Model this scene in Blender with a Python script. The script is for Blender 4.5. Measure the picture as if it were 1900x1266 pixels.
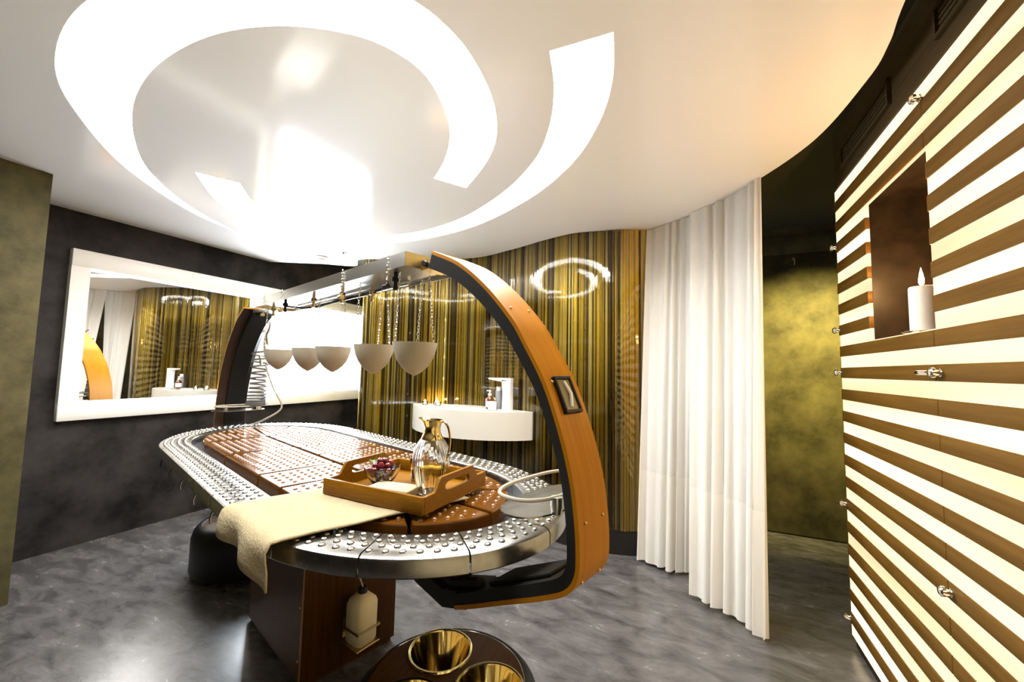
import bpy, bmesh, math, random
from mathutils import Vector, Matrix
PI = math.pi
random.seed(7)
scene = bpy.context.scene
for o in list(bpy.data.objects):
    bpy.data.objects.remove(o)
COL = scene.collection

# ------------------------------------------------------------------ camera
YAW, PITCH, ROLL, FPX = math.radians(-24.428), math.radians(4.10), math.radians(1.122), 735.0
fw = Vector((math.sin(YAW) * math.cos(PITCH), math.cos(YAW) * math.cos(PITCH), math.sin(PITCH)))
rt0 = Vector((math.cos(YAW), -math.sin(YAW), 0))
up0 = rt0.cross(fw)
rt = rt0 * math.cos(ROLL) + up0 * math.sin(ROLL)
up = -rt0 * math.sin(ROLL) + up0 * math.cos(ROLL)
cam_d = bpy.data.cameras.new('camera')
cam_d.sensor_width = 36
cam_d.lens = FPX / 1900 * 36
cam_d.clip_start = 0.02
cam = bpy.data.objects.new('camera', cam_d)
m = Matrix((rt, up, -fw)).transposed().to_4x4()
m.translation = (0, 0, 1.25)
cam.matrix_world = m
COL.objects.link(cam)
scene.camera = cam

# ------------------------------------------------------------------ world, exposure
wd = bpy.data.worlds.new('world')
scene.world = wd
wd.use_nodes = True
wd.node_tree.nodes['Background'].inputs[0].default_value = (0.9, 0.93, 1, 1)
wd.node_tree.nodes['Background'].inputs[1].default_value = 0.05
scene.view_settings.view_transform = 'Standard'
scene.view_settings.look = 'None'
scene.view_settings.exposure = 3.15
scene.view_settings.gamma = 1.0
scene.view_settings.use_curve_mapping = False
E_SWIRL, E_SCREEN, E_STRIPE, E_LED = 5.2, 4.4, 0.195, 0.7
ZC, ZU = 2.275, 2.46          # floating ceiling, dark ceiling over it
XL, XR = -3.83, 0.668         # left wall, lit wall
CEIL_PTS = [(-3.375, 2.79), (-3.125, 2.965), (-2.88, 2.80), (-2.475, 2.985), (-1.837, 3.135), (-1.40, 3.03), (-1.007, 2.88),
            (-0.713, 2.825), (-0.268, 2.955), (0.063, 2.744), (0.328, 2.38), (0.50, 2.05), (0.566, 1.69), (0.566, 1.52), (0.542, 1.354), (0.50, 0.9), (0.46, 0.2)]
REED_PTS = [(-2.86, 3.35), (-2.93, 3.15), (-2.945, 3.00), (-2.90, 2.89), (-2.80, 2.865), (-2.475, 3.01), (-1.837, 3.165), (-1.40, 3.06), (-1.007, 2.905),
            (-0.713, 2.85), (-0.40, 2.90), (-0.20, 3.03), (-0.13, 3.20)]

# ------------------------------------------------------------------ materials
def nmat(name):
    mt = bpy.data.materials.new(name)
    mt.use_nodes = True
    return mt, mt.node_tree.nodes, mt.node_tree.links, mt.node_tree.nodes['Principled BSDF']

def mat(name, col, rough=0.5, metal=0.0, coat=0.0, trans=0.0, ior=1.45, emit=None, es=0.0, sheen=0.0, spec=None, sss=0.0):
    mt, n, l, b = nmat(name)
    b.inputs['Base Color'].default_value = (*col, 1)
    b.inputs['Roughness'].default_value = rough
    b.inputs['Metallic'].default_value = metal
    b.inputs['Coat Weight'].default_value = coat
    b.inputs['Coat Roughness'].default_value = 0.05
    b.inputs['Transmission Weight'].default_value = trans
    b.inputs['IOR'].default_value = ior
    b.inputs['Sheen Weight'].default_value = sheen
    if spec is not None:
        b.inputs['Specular IOR Level'].default_value = spec
    if sss:
        b.inputs['Subsurface Weight'].default_value = sss
        b.inputs['Subsurface Radius'].default_value = (0.02, 0.015, 0.01)
    if emit:
        b.inputs['Emission Color'].default_value = (*emit, 1)
        b.inputs['Emission Strength'].default_value = es
    return mt

def mottled(name, c1, c2, scale=4.0, rough=0.5, stretch=(1, 1, 1), detail=8, bump=0.0, rough2=None, coat=0.0, lo=0.3, hi=0.7, coords='Object', fine=0.0, metal=0.0, dist=0.0):
    mt, n, l, b = nmat(name)
    tc = n.new('ShaderNodeTexCoord')
    mp = n.new('ShaderNodeMapping')
    mp.inputs['Scale'].default_value = stretch
    nz = n.new('ShaderNodeTexNoise')
    nz.inputs['Scale'].default_value = scale
    nz.inputs['Detail'].default_value = detail
    nz.inputs['Roughness'].default_value = 0.65
    nz.inputs['Distortion'].default_value = dist
    rp = n.new('ShaderNodeValToRGB')
    rp.color_ramp.elements[0].position = lo
    rp.color_ramp.elements[0].color = (*c1, 1)
    rp.color_ramp.elements[1].position = hi
    rp.color_ramp.elements[1].color = (*c2, 1)
    l.new(tc.outputs[coords], mp.inputs[0])
    l.new(mp.outputs[0], nz.inputs['Vector'])
    l.new(nz.outputs['Fac'], rp.inputs[0])
    l.new(rp.outputs[0], b.inputs['Base Color'])
    b.inputs['Roughness'].default_value = rough
    b.inputs['Metallic'].default_value = metal
    b.inputs['Coat Weight'].default_value = coat
    b.inputs['Coat Roughness'].default_value = 0.06
    if rough2 is not None:
        mr = n.new('ShaderNodeMapRange')
        mr.inputs['To Min'].default_value = rough
        mr.inputs['To Max'].default_value = rough2
        l.new(nz.outputs['Fac'], mr.inputs[0])
        l.new(mr.outputs[0], b.inputs['Roughness'])
    if bump:
        bp = n.new('ShaderNodeBump')
        bp.inputs['Strength'].default_value = bump
        bp.inputs['Distance'].default_value = 0.01
        l.new(nz.outputs['Fac'], bp.inputs['Height'])
        l.new(bp.outputs[0], b.inputs['Normal'])
    return mt

def emission(name, col, strength):
    mt = bpy.data.materials.new(name)
    mt.use_nodes = True
    n, l = mt.node_tree.nodes, mt.node_tree.links
    n.clear()
    e = n.new('ShaderNodeEmission')
    e.inputs[0].default_value = (*col, 1)
    e.inputs[1].default_value = strength
    o = n.new('ShaderNodeOutputMaterial')
    l.new(e.outputs[0], o.inputs[0])
    return mt

def clear_pane(name, rough=0.02, ior=1.5, tint=(1, 1, 1), streak=False):
    """thin clear sheet: lets light straight through, mirrors by Fresnel"""
    mt = bpy.data.materials.new(name)
    mt.use_nodes = True
    n, l = mt.node_tree.nodes, mt.node_tree.links
    n.clear()
    t = n.new('ShaderNodeBsdfTransparent')
    t.inputs[0].default_value = (*tint, 1)
    g = n.new('ShaderNodeBsdfGlossy')
    g.inputs['Roughness'].default_value = rough
    fr = n.new('ShaderNodeFresnel')
    fr.inputs[0].default_value = ior
    mx = n.new('ShaderNodeMixShader')
    o = n.new('ShaderNodeOutputMaterial')
    l.new(fr.outputs[0], mx.inputs[0])
    l.new(t.outputs[0], mx.inputs[1])
    l.new(g.outputs[0], mx.inputs[2])
    l.new(mx.outputs[0], o.inputs[0])
    if streak:
        tc = n.new('ShaderNodeTexCoord')
        mp = n.new('ShaderNodeMapping')
        mp.inputs['Scale'].default_value = (1, 1, 0.05)
        nz = n.new('ShaderNodeTexNoise')
        nz.inputs['Scale'].default_value = 42
        nz.inputs['Detail'].default_value = 3
        bp = n.new('ShaderNodeBump')
        bp.inputs['Strength'].default_value = 0.22
        bp.inputs['Distance'].default_value = 0.004
        l.new(tc.outputs['Object'], mp.inputs[0])
        l.new(mp.outputs[0], nz.inputs['Vector'])
        l.new(nz.outputs['Fac'], bp.inputs['Height'])
        l.new(bp.outputs[0], g.inputs['Normal'])
    return mt

def sheer(name, col, transp, transl=0.5):
    mt = bpy.data.materials.new(name)
    mt.use_nodes = True
    n, l = mt.node_tree.nodes, mt.node_tree.links
    n.clear()
    d = n.new('ShaderNodeBsdfDiffuse')
    d.inputs[0].default_value = (*col, 1)
    tl = n.new('ShaderNodeBsdfTranslucent')
    tl.inputs[0].default_value = (*col, 1)
    tp = n.new('ShaderNodeBsdfTransparent')
    m1 = n.new('ShaderNodeMixShader')
    m1.inputs[0].default_value = transl
    m2 = n.new('ShaderNodeMixShader')
    m2.inputs[0].default_value = transp
    o = n.new('ShaderNodeOutputMaterial')
    l.new(d.outputs[0], m1.inputs[1])
    l.new(tl.outputs[0], m1.inputs[2])
    l.new(m1.outputs[0], m2.inputs[1])
    l.new(tp.outputs[0], m2.inputs[2])
    l.new(m2.outputs[0], o.inputs[0])
    return mt

M = {}
M['floor'] = mottled('floor_vinyl', (0.026, 0.0245, 0.0245), (0.165, 0.156, 0.153), 7.5, 0.19, (0.75, 1.6, 1), 15, 0.02, 0.32, lo=0.27, hi=0.76, dist=0.5)
M['dark_wall'] = mottled('dark_suede_wall', (0.006, 0.0052, 0.0052), (0.044, 0.039, 0.037), 3.2, 0.6, (1, 1, 1), 9, 0.02, 0.7, lo=0.35, hi=0.7)
M['olive_wall'] = mottled('olive_suede_wall', (0.045, 0.039, 0.018), (0.135, 0.115, 0.05), 4.2, 0.6, (1, 1, 1), 9, 0.02, lo=0.35, hi=0.68)
M['ceiling'] = mat('white_stretch_ceiling', (0.93, 0.925, 0.925), 0.13, spec=0.5)
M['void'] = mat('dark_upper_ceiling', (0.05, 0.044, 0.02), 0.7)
M['swirl'] = emission('cove_light', (1.0, 0.98, 0.945), E_SWIRL)
M['screen'] = emission('luminous_screen', (0.83, 0.91, 1.0), E_SCREEN)
M['led'] = emission('led_strip', (1.0, 0.96, 0.88), E_LED)
M['cove_side'] = mat('cove_side_white', (0.9, 0.89, 0.86), 0.5)
M['frame_white'] = mat('white_lacquer_frame', (0.84, 0.82, 0.78), 0.3)
M['mirror'] = mat('mirror_silver', (0.9, 0.9, 0.88), 0.0, 1.0)
M['black_base'] = mat('black_baseboard', (0.012, 0.011, 0.010), 0.35)
M['reed_back'] = mottled('reed_backing', (0.05, 0.035, 0.004), (0.20, 0.14, 0.015), 18, 0.7, (1, 1, 0.03), 5)
M['reed_glass'] = clear_pane('reed_clear_panel', 0.03, 1.68, (1, 0.99, 0.95), True)
reed_cols = [((0.72, 0.49, 0.03), (0.88, 0.64, 0.06)), ((0.48, 0.33, 0.02), (0.68, 0.48, 0.04)), ((0.17, 0.11, 0.008), (0.36, 0.245, 0.025)),
             ((0.70, 0.56, 0.12), (0.86, 0.74, 0.26)), ((0.05, 0.032, 0.004), (0.17, 0.105, 0.012)), ((0.56, 0.42, 0.06), (0.78, 0.61, 0.11))]
REEDM = [mottled('reed_%s' % w, a, b_, 30, 0.5, (1, 1, 0.06), 6, 0.1) for w, (a, b_) in zip(('gold', 'olive', 'brown', 'straw', 'dark', 'khaki'), reed_cols)]
def backlit(name, col, strength):
    mt = emission(name, col, strength)
    n, l = mt.node_tree.nodes, mt.node_tree.links
    e = n['Emission']
    tc = n.new('ShaderNodeTexCoord')
    mp = n.new('ShaderNodeMapping')
    mp.inputs['Scale'].default_value = (0.2, 0.25, 2.6)
    nz = n.new('ShaderNodeTexNoise')
    nz.inputs['Scale'].default_value = 2.0
    nz.inputs['Detail'].default_value = 1.0
    mr = n.new('ShaderNodeMapRange')
    mr.inputs['From Min'].default_value = 0.3
    mr.inputs['From Max'].default_value = 0.7
    mr.inputs['To Min'].default_value = strength * 0.62
    mr.inputs['To Max'].default_value = strength * 1.35
    l.new(tc.outputs['Object'], mp.inputs[0])
    l.new(mp.outputs[0], nz.inputs['Vector'])
    l.new(nz.outputs['Fac'], mr.inputs[0])
    l.new(mr.outputs[0], e.inputs[1])
    return mt
M['lit_panel'] = backlit('backlit_acrylic', (1.0, 0.80, 0.46), E_STRIPE)
M['slat'] = mottled('walnut_slat', (0.10, 0.045, 0.004), (0.165, 0.080, 0.010), 3, 0.45, (8, 0.8, 22), 6, 0.0)
M['niche'] = mottled('niche_dark', (0.008, 0.0052, 0.003), (0.030, 0.020, 0.012), 9, 0.4, detail=8)
M['fascia'] = mottled('wenge_fascia', (0.045, 0.030, 0.012), (0.085, 0.058, 0.025), 3, 0.5, (1, 0.5, 18), 6)
M['chrome'] = mat('chrome', (0.75, 0.74, 0.72), 0.08, 1.0)
M['reflect_tint'] = mat('reflection_tinted_metal', (0.74, 0.62, 0.33), 0.08, 1.0)  # warm reflections of reeds and lit stripes put into the metal tint
M['steel'] = mottled('brushed_steel', (0.30, 0.29, 0.265), (0.38, 0.37, 0.34), 40, 0.22, (1, 1, 1), 4, 0.0, 0.3, metal=1.0)
M['alu'] = mat('satin_aluminium', (0.66, 0.65, 0.62), 0.28, 1.0)
M['brass'] = mat('brass_fitting', (0.60, 0.48, 0.24), 0.28, 1.0)
M['gold'] = mat('gold_plated_collar', (0.83, 0.62, 0.25), 0.1, 1.0)
M['black_steel'] = mat('black_coated_steel', (0.011, 0.0105, 0.010), 0.55, spec=0.25)
M['black_leather'] = mat('black_leatherette', (0.008, 0.008, 0.008), 0.4, spec=0.35)
M['rubber'] = mat('black_rubber', (0.01, 0.01, 0.01), 0.5)
M['slab'] = mottled('brown_enamel_slab', (0.085, 0.029, 0.002), (0.125, 0.045, 0.004), 4, 0.16, bump=0.02, coat=0.15)
M['slab_stud'] = mat('brown_enamel_stud', (0.22, 0.10, 0.03), 0.12, coat=0.8)
M['arch_wood'] = mottled('cherry_arch', (0.33, 0.12, 0.001), (0.42, 0.17, 0.003), 2.2, 0.42, (2, 30, 1.2), 6, 0.0)
M['arch_wood'].node_tree.nodes['Principled BSDF'].inputs['Specular IOR Level'].default_value = 0.3
M['ribbon_shade'] = mat('dark_ribbon_shade', (0.03, 0.011, 0.003), 0.5)  # shade on the far arch's inner side, put into a dark colour
M['ped_wood'] = mottled('dark_cherry_pedestal', (0.040, 0.014, 0.0015), (0.075, 0.029, 0.003), 2.5, 0.5, (24, 24, 1.2), 6, 0.0)
M['tray_wood'] = mottled('bamboo_tray', (0.16, 0.062, 0.0015), (0.26, 0.115, 0.004), 5, 0.42, (2, 26, 26), 6, 0.0)
M['stool_wood'] = mottled('stool_veneer', (0.040, 0.015, 0.002), (0.07, 0.029, 0.005), 3, 0.42, (24, 2, 2), 6)
M['ceramic'] = mat('cream_stoneware', (0.43, 0.385, 0.30), 0.5)
M['towel'] = mottled('cream_towel', (0.40, 0.335, 0.20), (0.46, 0.385, 0.24), 120, 0.9, detail=3, bump=0.4)
M['glass'] = mat('clear_glass', (1, 1, 1), 0.0, trans=1.0, ior=1.45)
M['thin_glass'] = clear_pane('thin_clear_glass', 0.01, 1.5, (0.96, 0.97, 0.97))
M['water'] = clear_pane('infused_water', 0.01, 1.33, (0.985, 0.965, 0.86))
M['lemon'] = mat('lemon', (0.82, 0.6, 0.05), 0.4)
M['paper'] = mat('cream_paper', (0.52, 0.45, 0.28), 0.8)
M['cherry'] = mat('red_cherry', (0.10, 0.004, 0.008), 0.15, coat=0.6)
M['raspberry'] = mat('raspberry', (0.22, 0.010, 0.018), 0.4)
M['blueberry'] = mat('blueberry', (0.008, 0.006, 0.02), 0.35)
M['leaf'] = mat('mint_leaf', (0.07, 0.22, 0.03), 0.5)
M['plastic'] = mat('cream_plastic_bottle', (0.78, 0.68, 0.43), 0.4, sss=0.2)
M['sink'] = mat('white_solid_surface', (0.56, 0.53, 0.46), 0.25)
M['amber'] = mat('amber_glass', (0.10, 0.022, 0.003), 0.08, coat=0.8)
M['white'] = mat('white_plastic', (0.88, 0.87, 0.84), 0.35)
M['grey_bottle'] = mat('grey_bottle', (0.25, 0.25, 0.27), 0.4)
M['flame'] = emission('candle_flame', (1.0, 0.62, 0.22), 30)
M['wax'] = mat('white_wax', (0.9, 0.84, 0.74), 0.45, sss=0.4)
M['curtain'] = sheer('sheer_voile', (0.97, 0.945, 0.89), 0.10, 0.33)
M['hem'] = sheer('double_voile_hem', (0.97, 0.94, 0.88), 0.02, 0.35)
M['edge'] = mat('wood_edge', (0.30, 0.12, 0.02), 0.4)
M['lampglass'] = mat('lamp_lens', (0.30, 0.26, 0.14), 0.08, coat=1.0)
M['screw'] = mat('brass_screw', (0.7, 0.5, 0.2), 0.3, 1.0)
M['pipe'] = mat('clear_grey_hose', (0.16, 0.155, 0.15), 0.25)

for k_, v_ in (('arch_wood', 0.12), ('tray_wood', 0.15), ('slab', 0.35), ('ped_wood', 0.15), ('stool_wood', 0.15), ('dark_wall', 0.18), ('olive_wall', 0.15), ('slat', 0.2), ('fascia', 0.15), ('niche', 0.25), ('towel', 0.1), ('floor', 0.9)):
    M[k_].node_tree.nodes['Principled BSDF'].inputs['Specular IOR Level'].default_value = v_

# ------------------------------------------------------------------ helpers
class MB:
    def __init__(s):
        s.v, s.f = [], []
    def add(s, vs, fs):
        k = len(s.v)
        s.v += [tuple(p) for p in vs]
        s.f += [tuple(i + k for i in q) for q in fs]
        return s
    def box(s, a, b):
        x0, y0, z0 = a
        x1, y1, z1 = b
        return s.add([(x0, y0, z0), (x1, y0, z0), (x1, y1, z0), (x0, y1, z0), (x0, y0, z1), (x1, y0, z1), (x1, y1, z1), (x0, y1, z1)],
                     [(0, 3, 2, 1), (4, 5, 6, 7), (0, 1, 5, 4), (1, 2, 6, 5), (2, 3, 7, 6), (3, 0, 4, 7)])
    def cbox(s, c, d, bev=0.0, M_=None):
        """centred box with chamfered vertical/horizontal edges"""
        x, y, z = d[0] / 2, d[1] / 2, d[2] / 2
        if bev <= 0:
            k = len(s.v)
            s.box((-x, -y, -z), (x, y, z))
            s.v[k:] = [tuple((M_ @ Vector(p) if M_ else Vector(p)) + Vector(c)) for p in s.v[k:]]
            return s
        b = bev
        ring = lambda ix, zz: [(-x + ix, -y + b, zz), (-x + b, -y + ix, zz), (x - b, -y + ix, zz), (x - ix, -y + b, zz),
                               (x - ix, y - b, zz), (x - b, y - ix, zz), (-x + b, y - ix, zz), (-x + ix, y - b, zz)]
        vs = ring(b * .7, -z) + ring(0, -z + b) + ring(0, z - b) + ring(b * .7, z)
        fs = [tuple(range(7, -1, -1)), tuple(range(24, 32))]
        for r in range(3):
            for i in range(8):
                j = (i + 1) % 8
                fs.append((r * 8 + i, r * 8 + j, r * 8 + 8 + j, r * 8 + 8 + i))
        vs = [tuple((M_ @ Vector(p) if M_ else Vector(p)) + Vector(c)) for p in vs]
        return s.add(vs, fs)
    def lathe(s, prof, seg=24, c=(0, 0, 0), close=False):
        vs, fs = [], []
        n = len(prof)
        for i in range(seg):
            a = 2 * PI * i / seg
            for r_, z_ in prof:
                vs.append((c[0] + r_ * math.cos(a), c[1] + r_ * math.sin(a), c[2] + z_))
        for i in range(seg):
            j = (i + 1) % seg
            for k in range(n - 1):
                fs.append((i * n + k, j * n + k, j * n + k + 1, i * n + k + 1))
        if prof[0][0] > 1e-6 and close:
            fs.append(tuple(i * n for i in range(seg - 1, -1, -1)))
        if prof[-1][0] > 1e-6 and close:
            fs.append(tuple(i * n + n - 1 for i in range(seg)))
        return s.add(vs, fs)
    def tube(s, pts, r, seg=8, cap=True, closed=False):
        pts = [Vector(p) for p in pts]
        n = len(pts)
        rs = r if isinstance(r, (list, tuple)) else [r] * n
        vs, fs = [], []
        nrm = None
        for i, p in enumerate(pts):
            if closed:
                t = pts[(i + 1) % n] - pts[i - 1]
            else:
                t = pts[min(i + 1, n - 1)] - pts[max(i - 1, 0)]
            t.normalize()
            if nrm is None:
                nrm = t.orthogonal().normalized()
            nrm = (nrm - t * nrm.dot(t))
            if nrm.length < 1e-6:
                nrm = t.orthogonal()
            nrm.normalize()
            bn = t.cross(nrm)
            for k in range(seg):
                a = 2 * PI * k / seg
                vs.append(p + nrm * (rs[i] * math.cos(a)) + bn * (rs[i] * math.sin(a)))
        m_ = n if closed else n - 1
        for i in range(m_):
            i2 = (i + 1) % n
            for k in range(seg):
                k2 = (k + 1) % seg
                fs.append((i * seg + k, i * seg + k2, i2 * seg + k2, i2 * seg + k))
        if cap and not closed:
            fs.append(tuple(range(seg - 1, -1, -1)))
            fs.append(tuple((n - 1) * seg + k for k in range(seg)))
        return s.add(vs, fs)
    def prism(s, poly, z0, z1):
        n = len(poly)
        vs = [(p[0], p[1], z0) for p in poly] + [(p[0], p[1], z1) for p in poly]
        fs = [tuple(range(n - 1, -1, -1)), tuple(range(n, 2 * n))] + [(i, (i + 1) % n, n + (i + 1) % n, n + i) for i in range(n)]
        return s.add(vs, fs)
    def rings(s, rings, cap0=True, cap1=True):
        """skin a list of equal-length closed rings"""
        n = len(rings[0])
        vs = [p for r_ in rings for p in r_]
        fs = []
        for k in range(len(rings) - 1):
            for i in range(n):
                j = (i + 1) % n
                fs.append((k * n + i, k * n + j, k * n + n + j, k * n + n + i))
        if cap0:
            fs.append(tuple(range(n - 1, -1, -1)))
        if cap1:
            fs.append(tuple((len(rings) - 1) * n + i for i in range(n)))
        return s.add(vs, fs)
    def sphere(s, c, r, seg=12, rg=8, sc=(1, 1, 1)):
        vs, fs = [(c[0], c[1], c[2] - r * sc[2])], []
        for j in range(1, rg):
            t = PI * j / rg
            for i in range(seg):
                a = 2 * PI * i / seg
                vs.append((c[0] + r * sc[0] * math.sin(t) * math.cos(a), c[1] + r * sc[1] * math.sin(t) * math.sin(a), c[2] - r * sc[2] * math.cos(t)))
        vs.append((c[0], c[1], c[2] + r * sc[2]))
        for i in range(seg):
            fs.append((0, 1 + (i + 1) % seg, 1 + i))
            fs.append((len(vs) - 1, 1 + (rg - 2) * seg + i, 1 + (rg - 2) * seg + (i + 1) % seg))
        for j in range(rg - 2):
            for i in range(seg):
                i2 = (i + 1) % seg
                fs.append((1 + j * seg + i, 1 + j * seg + i2, 1 + (j + 1) * seg + i2, 1 + (j + 1) * seg + i))
        return s.add(vs, fs)
    def mesh(s, name, m_, smooth=True, ang=35):
        me = bpy.data.meshes.new(name)
        me.from_pydata(s.v, [], s.f)
        if m_:
            me.materials.append(m_)
        bm = bmesh.new()
        bm.from_mesh(me)
        bmesh.ops.recalc_face_normals(bm, faces=bm.faces)
        bm.to_mesh(me)
        bm.free()
        if smooth:
            me.polygons.foreach_set('use_smooth', [True] * len(me.polygons))
            me.set_sharp_from_angle(angle=math.radians(ang))
        return me
    def build(s, name, m_, parent=None, smooth=True, ang=35):
        return link(name, s.mesh(name, m_, smooth, ang), parent)

def link(name, me, parent=None, loc=None, rot=None, scale=None):
    o = bpy.data.objects.new(name, me)
    COL.objects.link(o)
    if parent:
        o.parent = parent
    if loc is not None:
        o.location = loc
    if rot is not None:
        o.rotation_euler = rot
    if scale is not None:
        o.scale = scale
    return o

def tag(o, label, cat, group=None):
    o['label'] = label
    o['category'] = cat
    if group:
        o['group'] = group
    return o

def thing(name, label, cat, loc=(0, 0, 0), rz=0.0, group=None):
    o = link(name, None, None, loc, (0, 0, rz))
    o.empty_display_size = 0.05
    return tag(o, label, cat, group)

def struct(o, label=None):
    o['kind'] = 'structure'
    if label:
        o['label'] = label
    return o

def catmull(pts, sub=8, closed=False):
    P_ = [Vector(p) for p in pts]
    n = len(P_)
    out = []
    for i in range(n if closed else n - 1):
        if closed:
            a, b, c, d = P_[i - 1], P_[i], P_[(i + 1) % n], P_[(i + 2) % n]
        else:
            a, b, c, d = P_[max(i - 1, 0)], P_[i], P_[i + 1], P_[min(i + 2, n - 1)]
        for k in range(sub):
            t = k / sub
            out.append(0.5 * ((2 * b) + (-a + c) * t + (2 * a - 5 * b + 4 * c - d) * t * t + (-a + 3 * b - 3 * c + d) * t ** 3))
    if not closed:
        out.append(P_[-1])
    return out

def resample(pts, step):
    out = [pts[0].copy()]
    acc = 0.0
    for a, b in zip(pts[:-1], pts[1:]):
        seg = (b - a).length
        while seg > 0 and acc + seg >= step:
            t = (step - acc) / seg
            a = a.lerp(b, t)
            out.append(a.copy())
            seg = (b - a).length
            acc = 0.0
        acc += seg
    return out

# ================================================================== THE SETTING
struct(MB().box((-4.6, -2.6, -0.06), (2.6, 4.6, 0)).build('floor', M['floor']))
struct(MB().box((XL - 0.12, -2.6, 0), (XL, 4.6, ZU)).build('wall_left', M['dark_wall']))
struct(MB().box((XL, -2.6, 0), (-3.20, 0.875, ZC)).build('wall_stub', M['olive_wall']))
struct(MB().box((XL - 0.12, -2.72, 0), (2.6, -2.6, ZU)).build('wall_front', M['dark_wall']))
struct(MB().box((XL, 4.0, 0), (-2.6, 4.12, ZU)).build('wall_passage', M['dark_wall']))
wb = struct(MB().box((-2.6, 3.83, 0), (2.6, 3.95, ZU)).build('wall_back', M['olive_wall']))
for z0, z1 in ((0.012, 2.222), (2.236, 2.392)):
    for x0, x1 in ((-0.1, 1.9),):
        MB().cbox(((x0 + x1) / 2, 3.822, (z0 + z1) / 2), (x1 - x0, 0.012, z1 - z0), 0.003).build('wall_panel', M['olive_wall'], wb)
struct(MB().box((1.9, -2.6, 0), (2.0, 3.83, ZU)).build('wall_corridor', M['olive_wall']))
struct(MB().box((XL - 0.12, -2.72, ZU), (2.6, 4.6, ZU + 0.06)).build('ceiling_upper', M['void']))

# ---- floating ceiling with spiral coves
ce = catmull([(p[0], p[1], 0) for p in CEIL_PTS], 8)
outline = [Vector((XL, -2.6, 0)), Vector((XL, 2.545, 0))] + ce + [Vector((0.44, -2.6, 0))]
S1_OUT = [(-3.221, 1.885), (-3.12, 1.55), (-2.93, 1.247), (-2.668, 0.947), (-2.346, 0.702), (-2.073, 0.55), (-1.749, 0.468), (-1.45, 0.46), (-1.15, 0.52),
          (-0.90, 0.64), (-0.72, 0.79), (-0.655, 0.95), (-0.652, 1.123), (-0.693, 1.319), (-0.789, 1.518), (-0.934, 1.686), (-1.157, 1.876)]
S1_IN = [(-1.261, 1.711), (-1.1, 1.575), (-0.957, 1.404), (-0.876, 1.23), (-0.841, 1.05), (-0.897, 0.896), (-1.015, 0.79), (-1.165, 0.715), (-1.348, 0.67), (-1.561, 0.661),
         (-1.787, 0.685), (-2.046, 0.753), (-2.336, 0.877), (-2.629, 1.052), (-2.90, 1.32), (-3.09, 1.60)]
S2_OUT = [(-0.204, 1.148), (-0.244, 1.351), (-0.342, 1.577), (-0.535, 1.849), (-0.886, 2.147), (-1.417, 2.423), (-1.974, 2.527), (-2.396, 2.475), (-2.74, 2.27),
          (-2.88, 2.0), (-2.84, 1.70), (-2.70, 1.421), (-2.423, 1.167)]
S2_IN = [(-2.325, 1.34), (-2.58, 1.61), (-2.67, 1.88), (-2.58, 2.12), (-2.30, 2.315), (-1.894, 2.368), (-1.444, 2.265), (-1.005, 2.02), (-0.699, 1.754), (-0.544, 1.533), (-0.45, 1.323), (-0.405, 1.14)]
v3 = lambda L: [(a, b, 0) for a, b in L]
S1 = catmull(v3(S1_OUT), 6) + catmull(v3(S1_IN), 6)
S2 = catmull(v3(S2_OUT), 6) + catmull(v3(S2_IN), 6)

def fill_mesh(loops, z):
    bm = bmesh.new()
    edges = []
    for lp in loops:
        vs = [bm.verts.new((p[0], p[1], z)) for p in lp]
        for i in range(len(vs)):
            edges.append(bm.edges.new((vs[i], vs[(i + 1) % len(vs)])))
    bmesh.ops.triangle_fill(bm, use_beauty=True, use_dissolve=False, edges=edges)
    return bm

bm = fill_mesh([outline, S1, S2], ZC)
ret = bmesh.ops.extrude_face_region(bm, geom=list(bm.faces))
bmesh.ops.translate(bm, vec=(0, 0, 0.075), verts=[g for g in ret['geom'] if isinstance(g, bmesh.types.BMVert)])
bmesh.ops.recalc_face_normals(bm, faces=bm.faces)
me = bpy.data.meshes.new('ceiling')
bm.to_mesh(me)
bm.free()
me.materials.append(M['ceiling'])
struct(link('ceiling', me))
for lp, lab in ((S1, 'broad glowing crescent of the spiral recessed ceiling light'), (S2, 'outer glowing arc sweeping round the spiral recessed ceiling light')):
    t = thing('ceiling_light', lab, 'ceiling light', (0, 0, ZC), 0, 'spiral ceiling lights')
    bm = fill_mesh([lp], 0.062)
    me = bpy.data.meshes.new('diffuser')
    bm.to_mesh(me)
    bm.free()
    me.materials.append(M['swirl'])
    link('diffuser', me, t)
    n = len(lp)
    MB().add([(p[0], p[1], 0.001) for p in lp] + [(p[0], p[1], 0.062) for p in lp],
             [(i, (i + 1) % n, n + (i + 1) % n, n + i) for i in range(n)]).build('cove_side', M['cove_side'], t)

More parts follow.
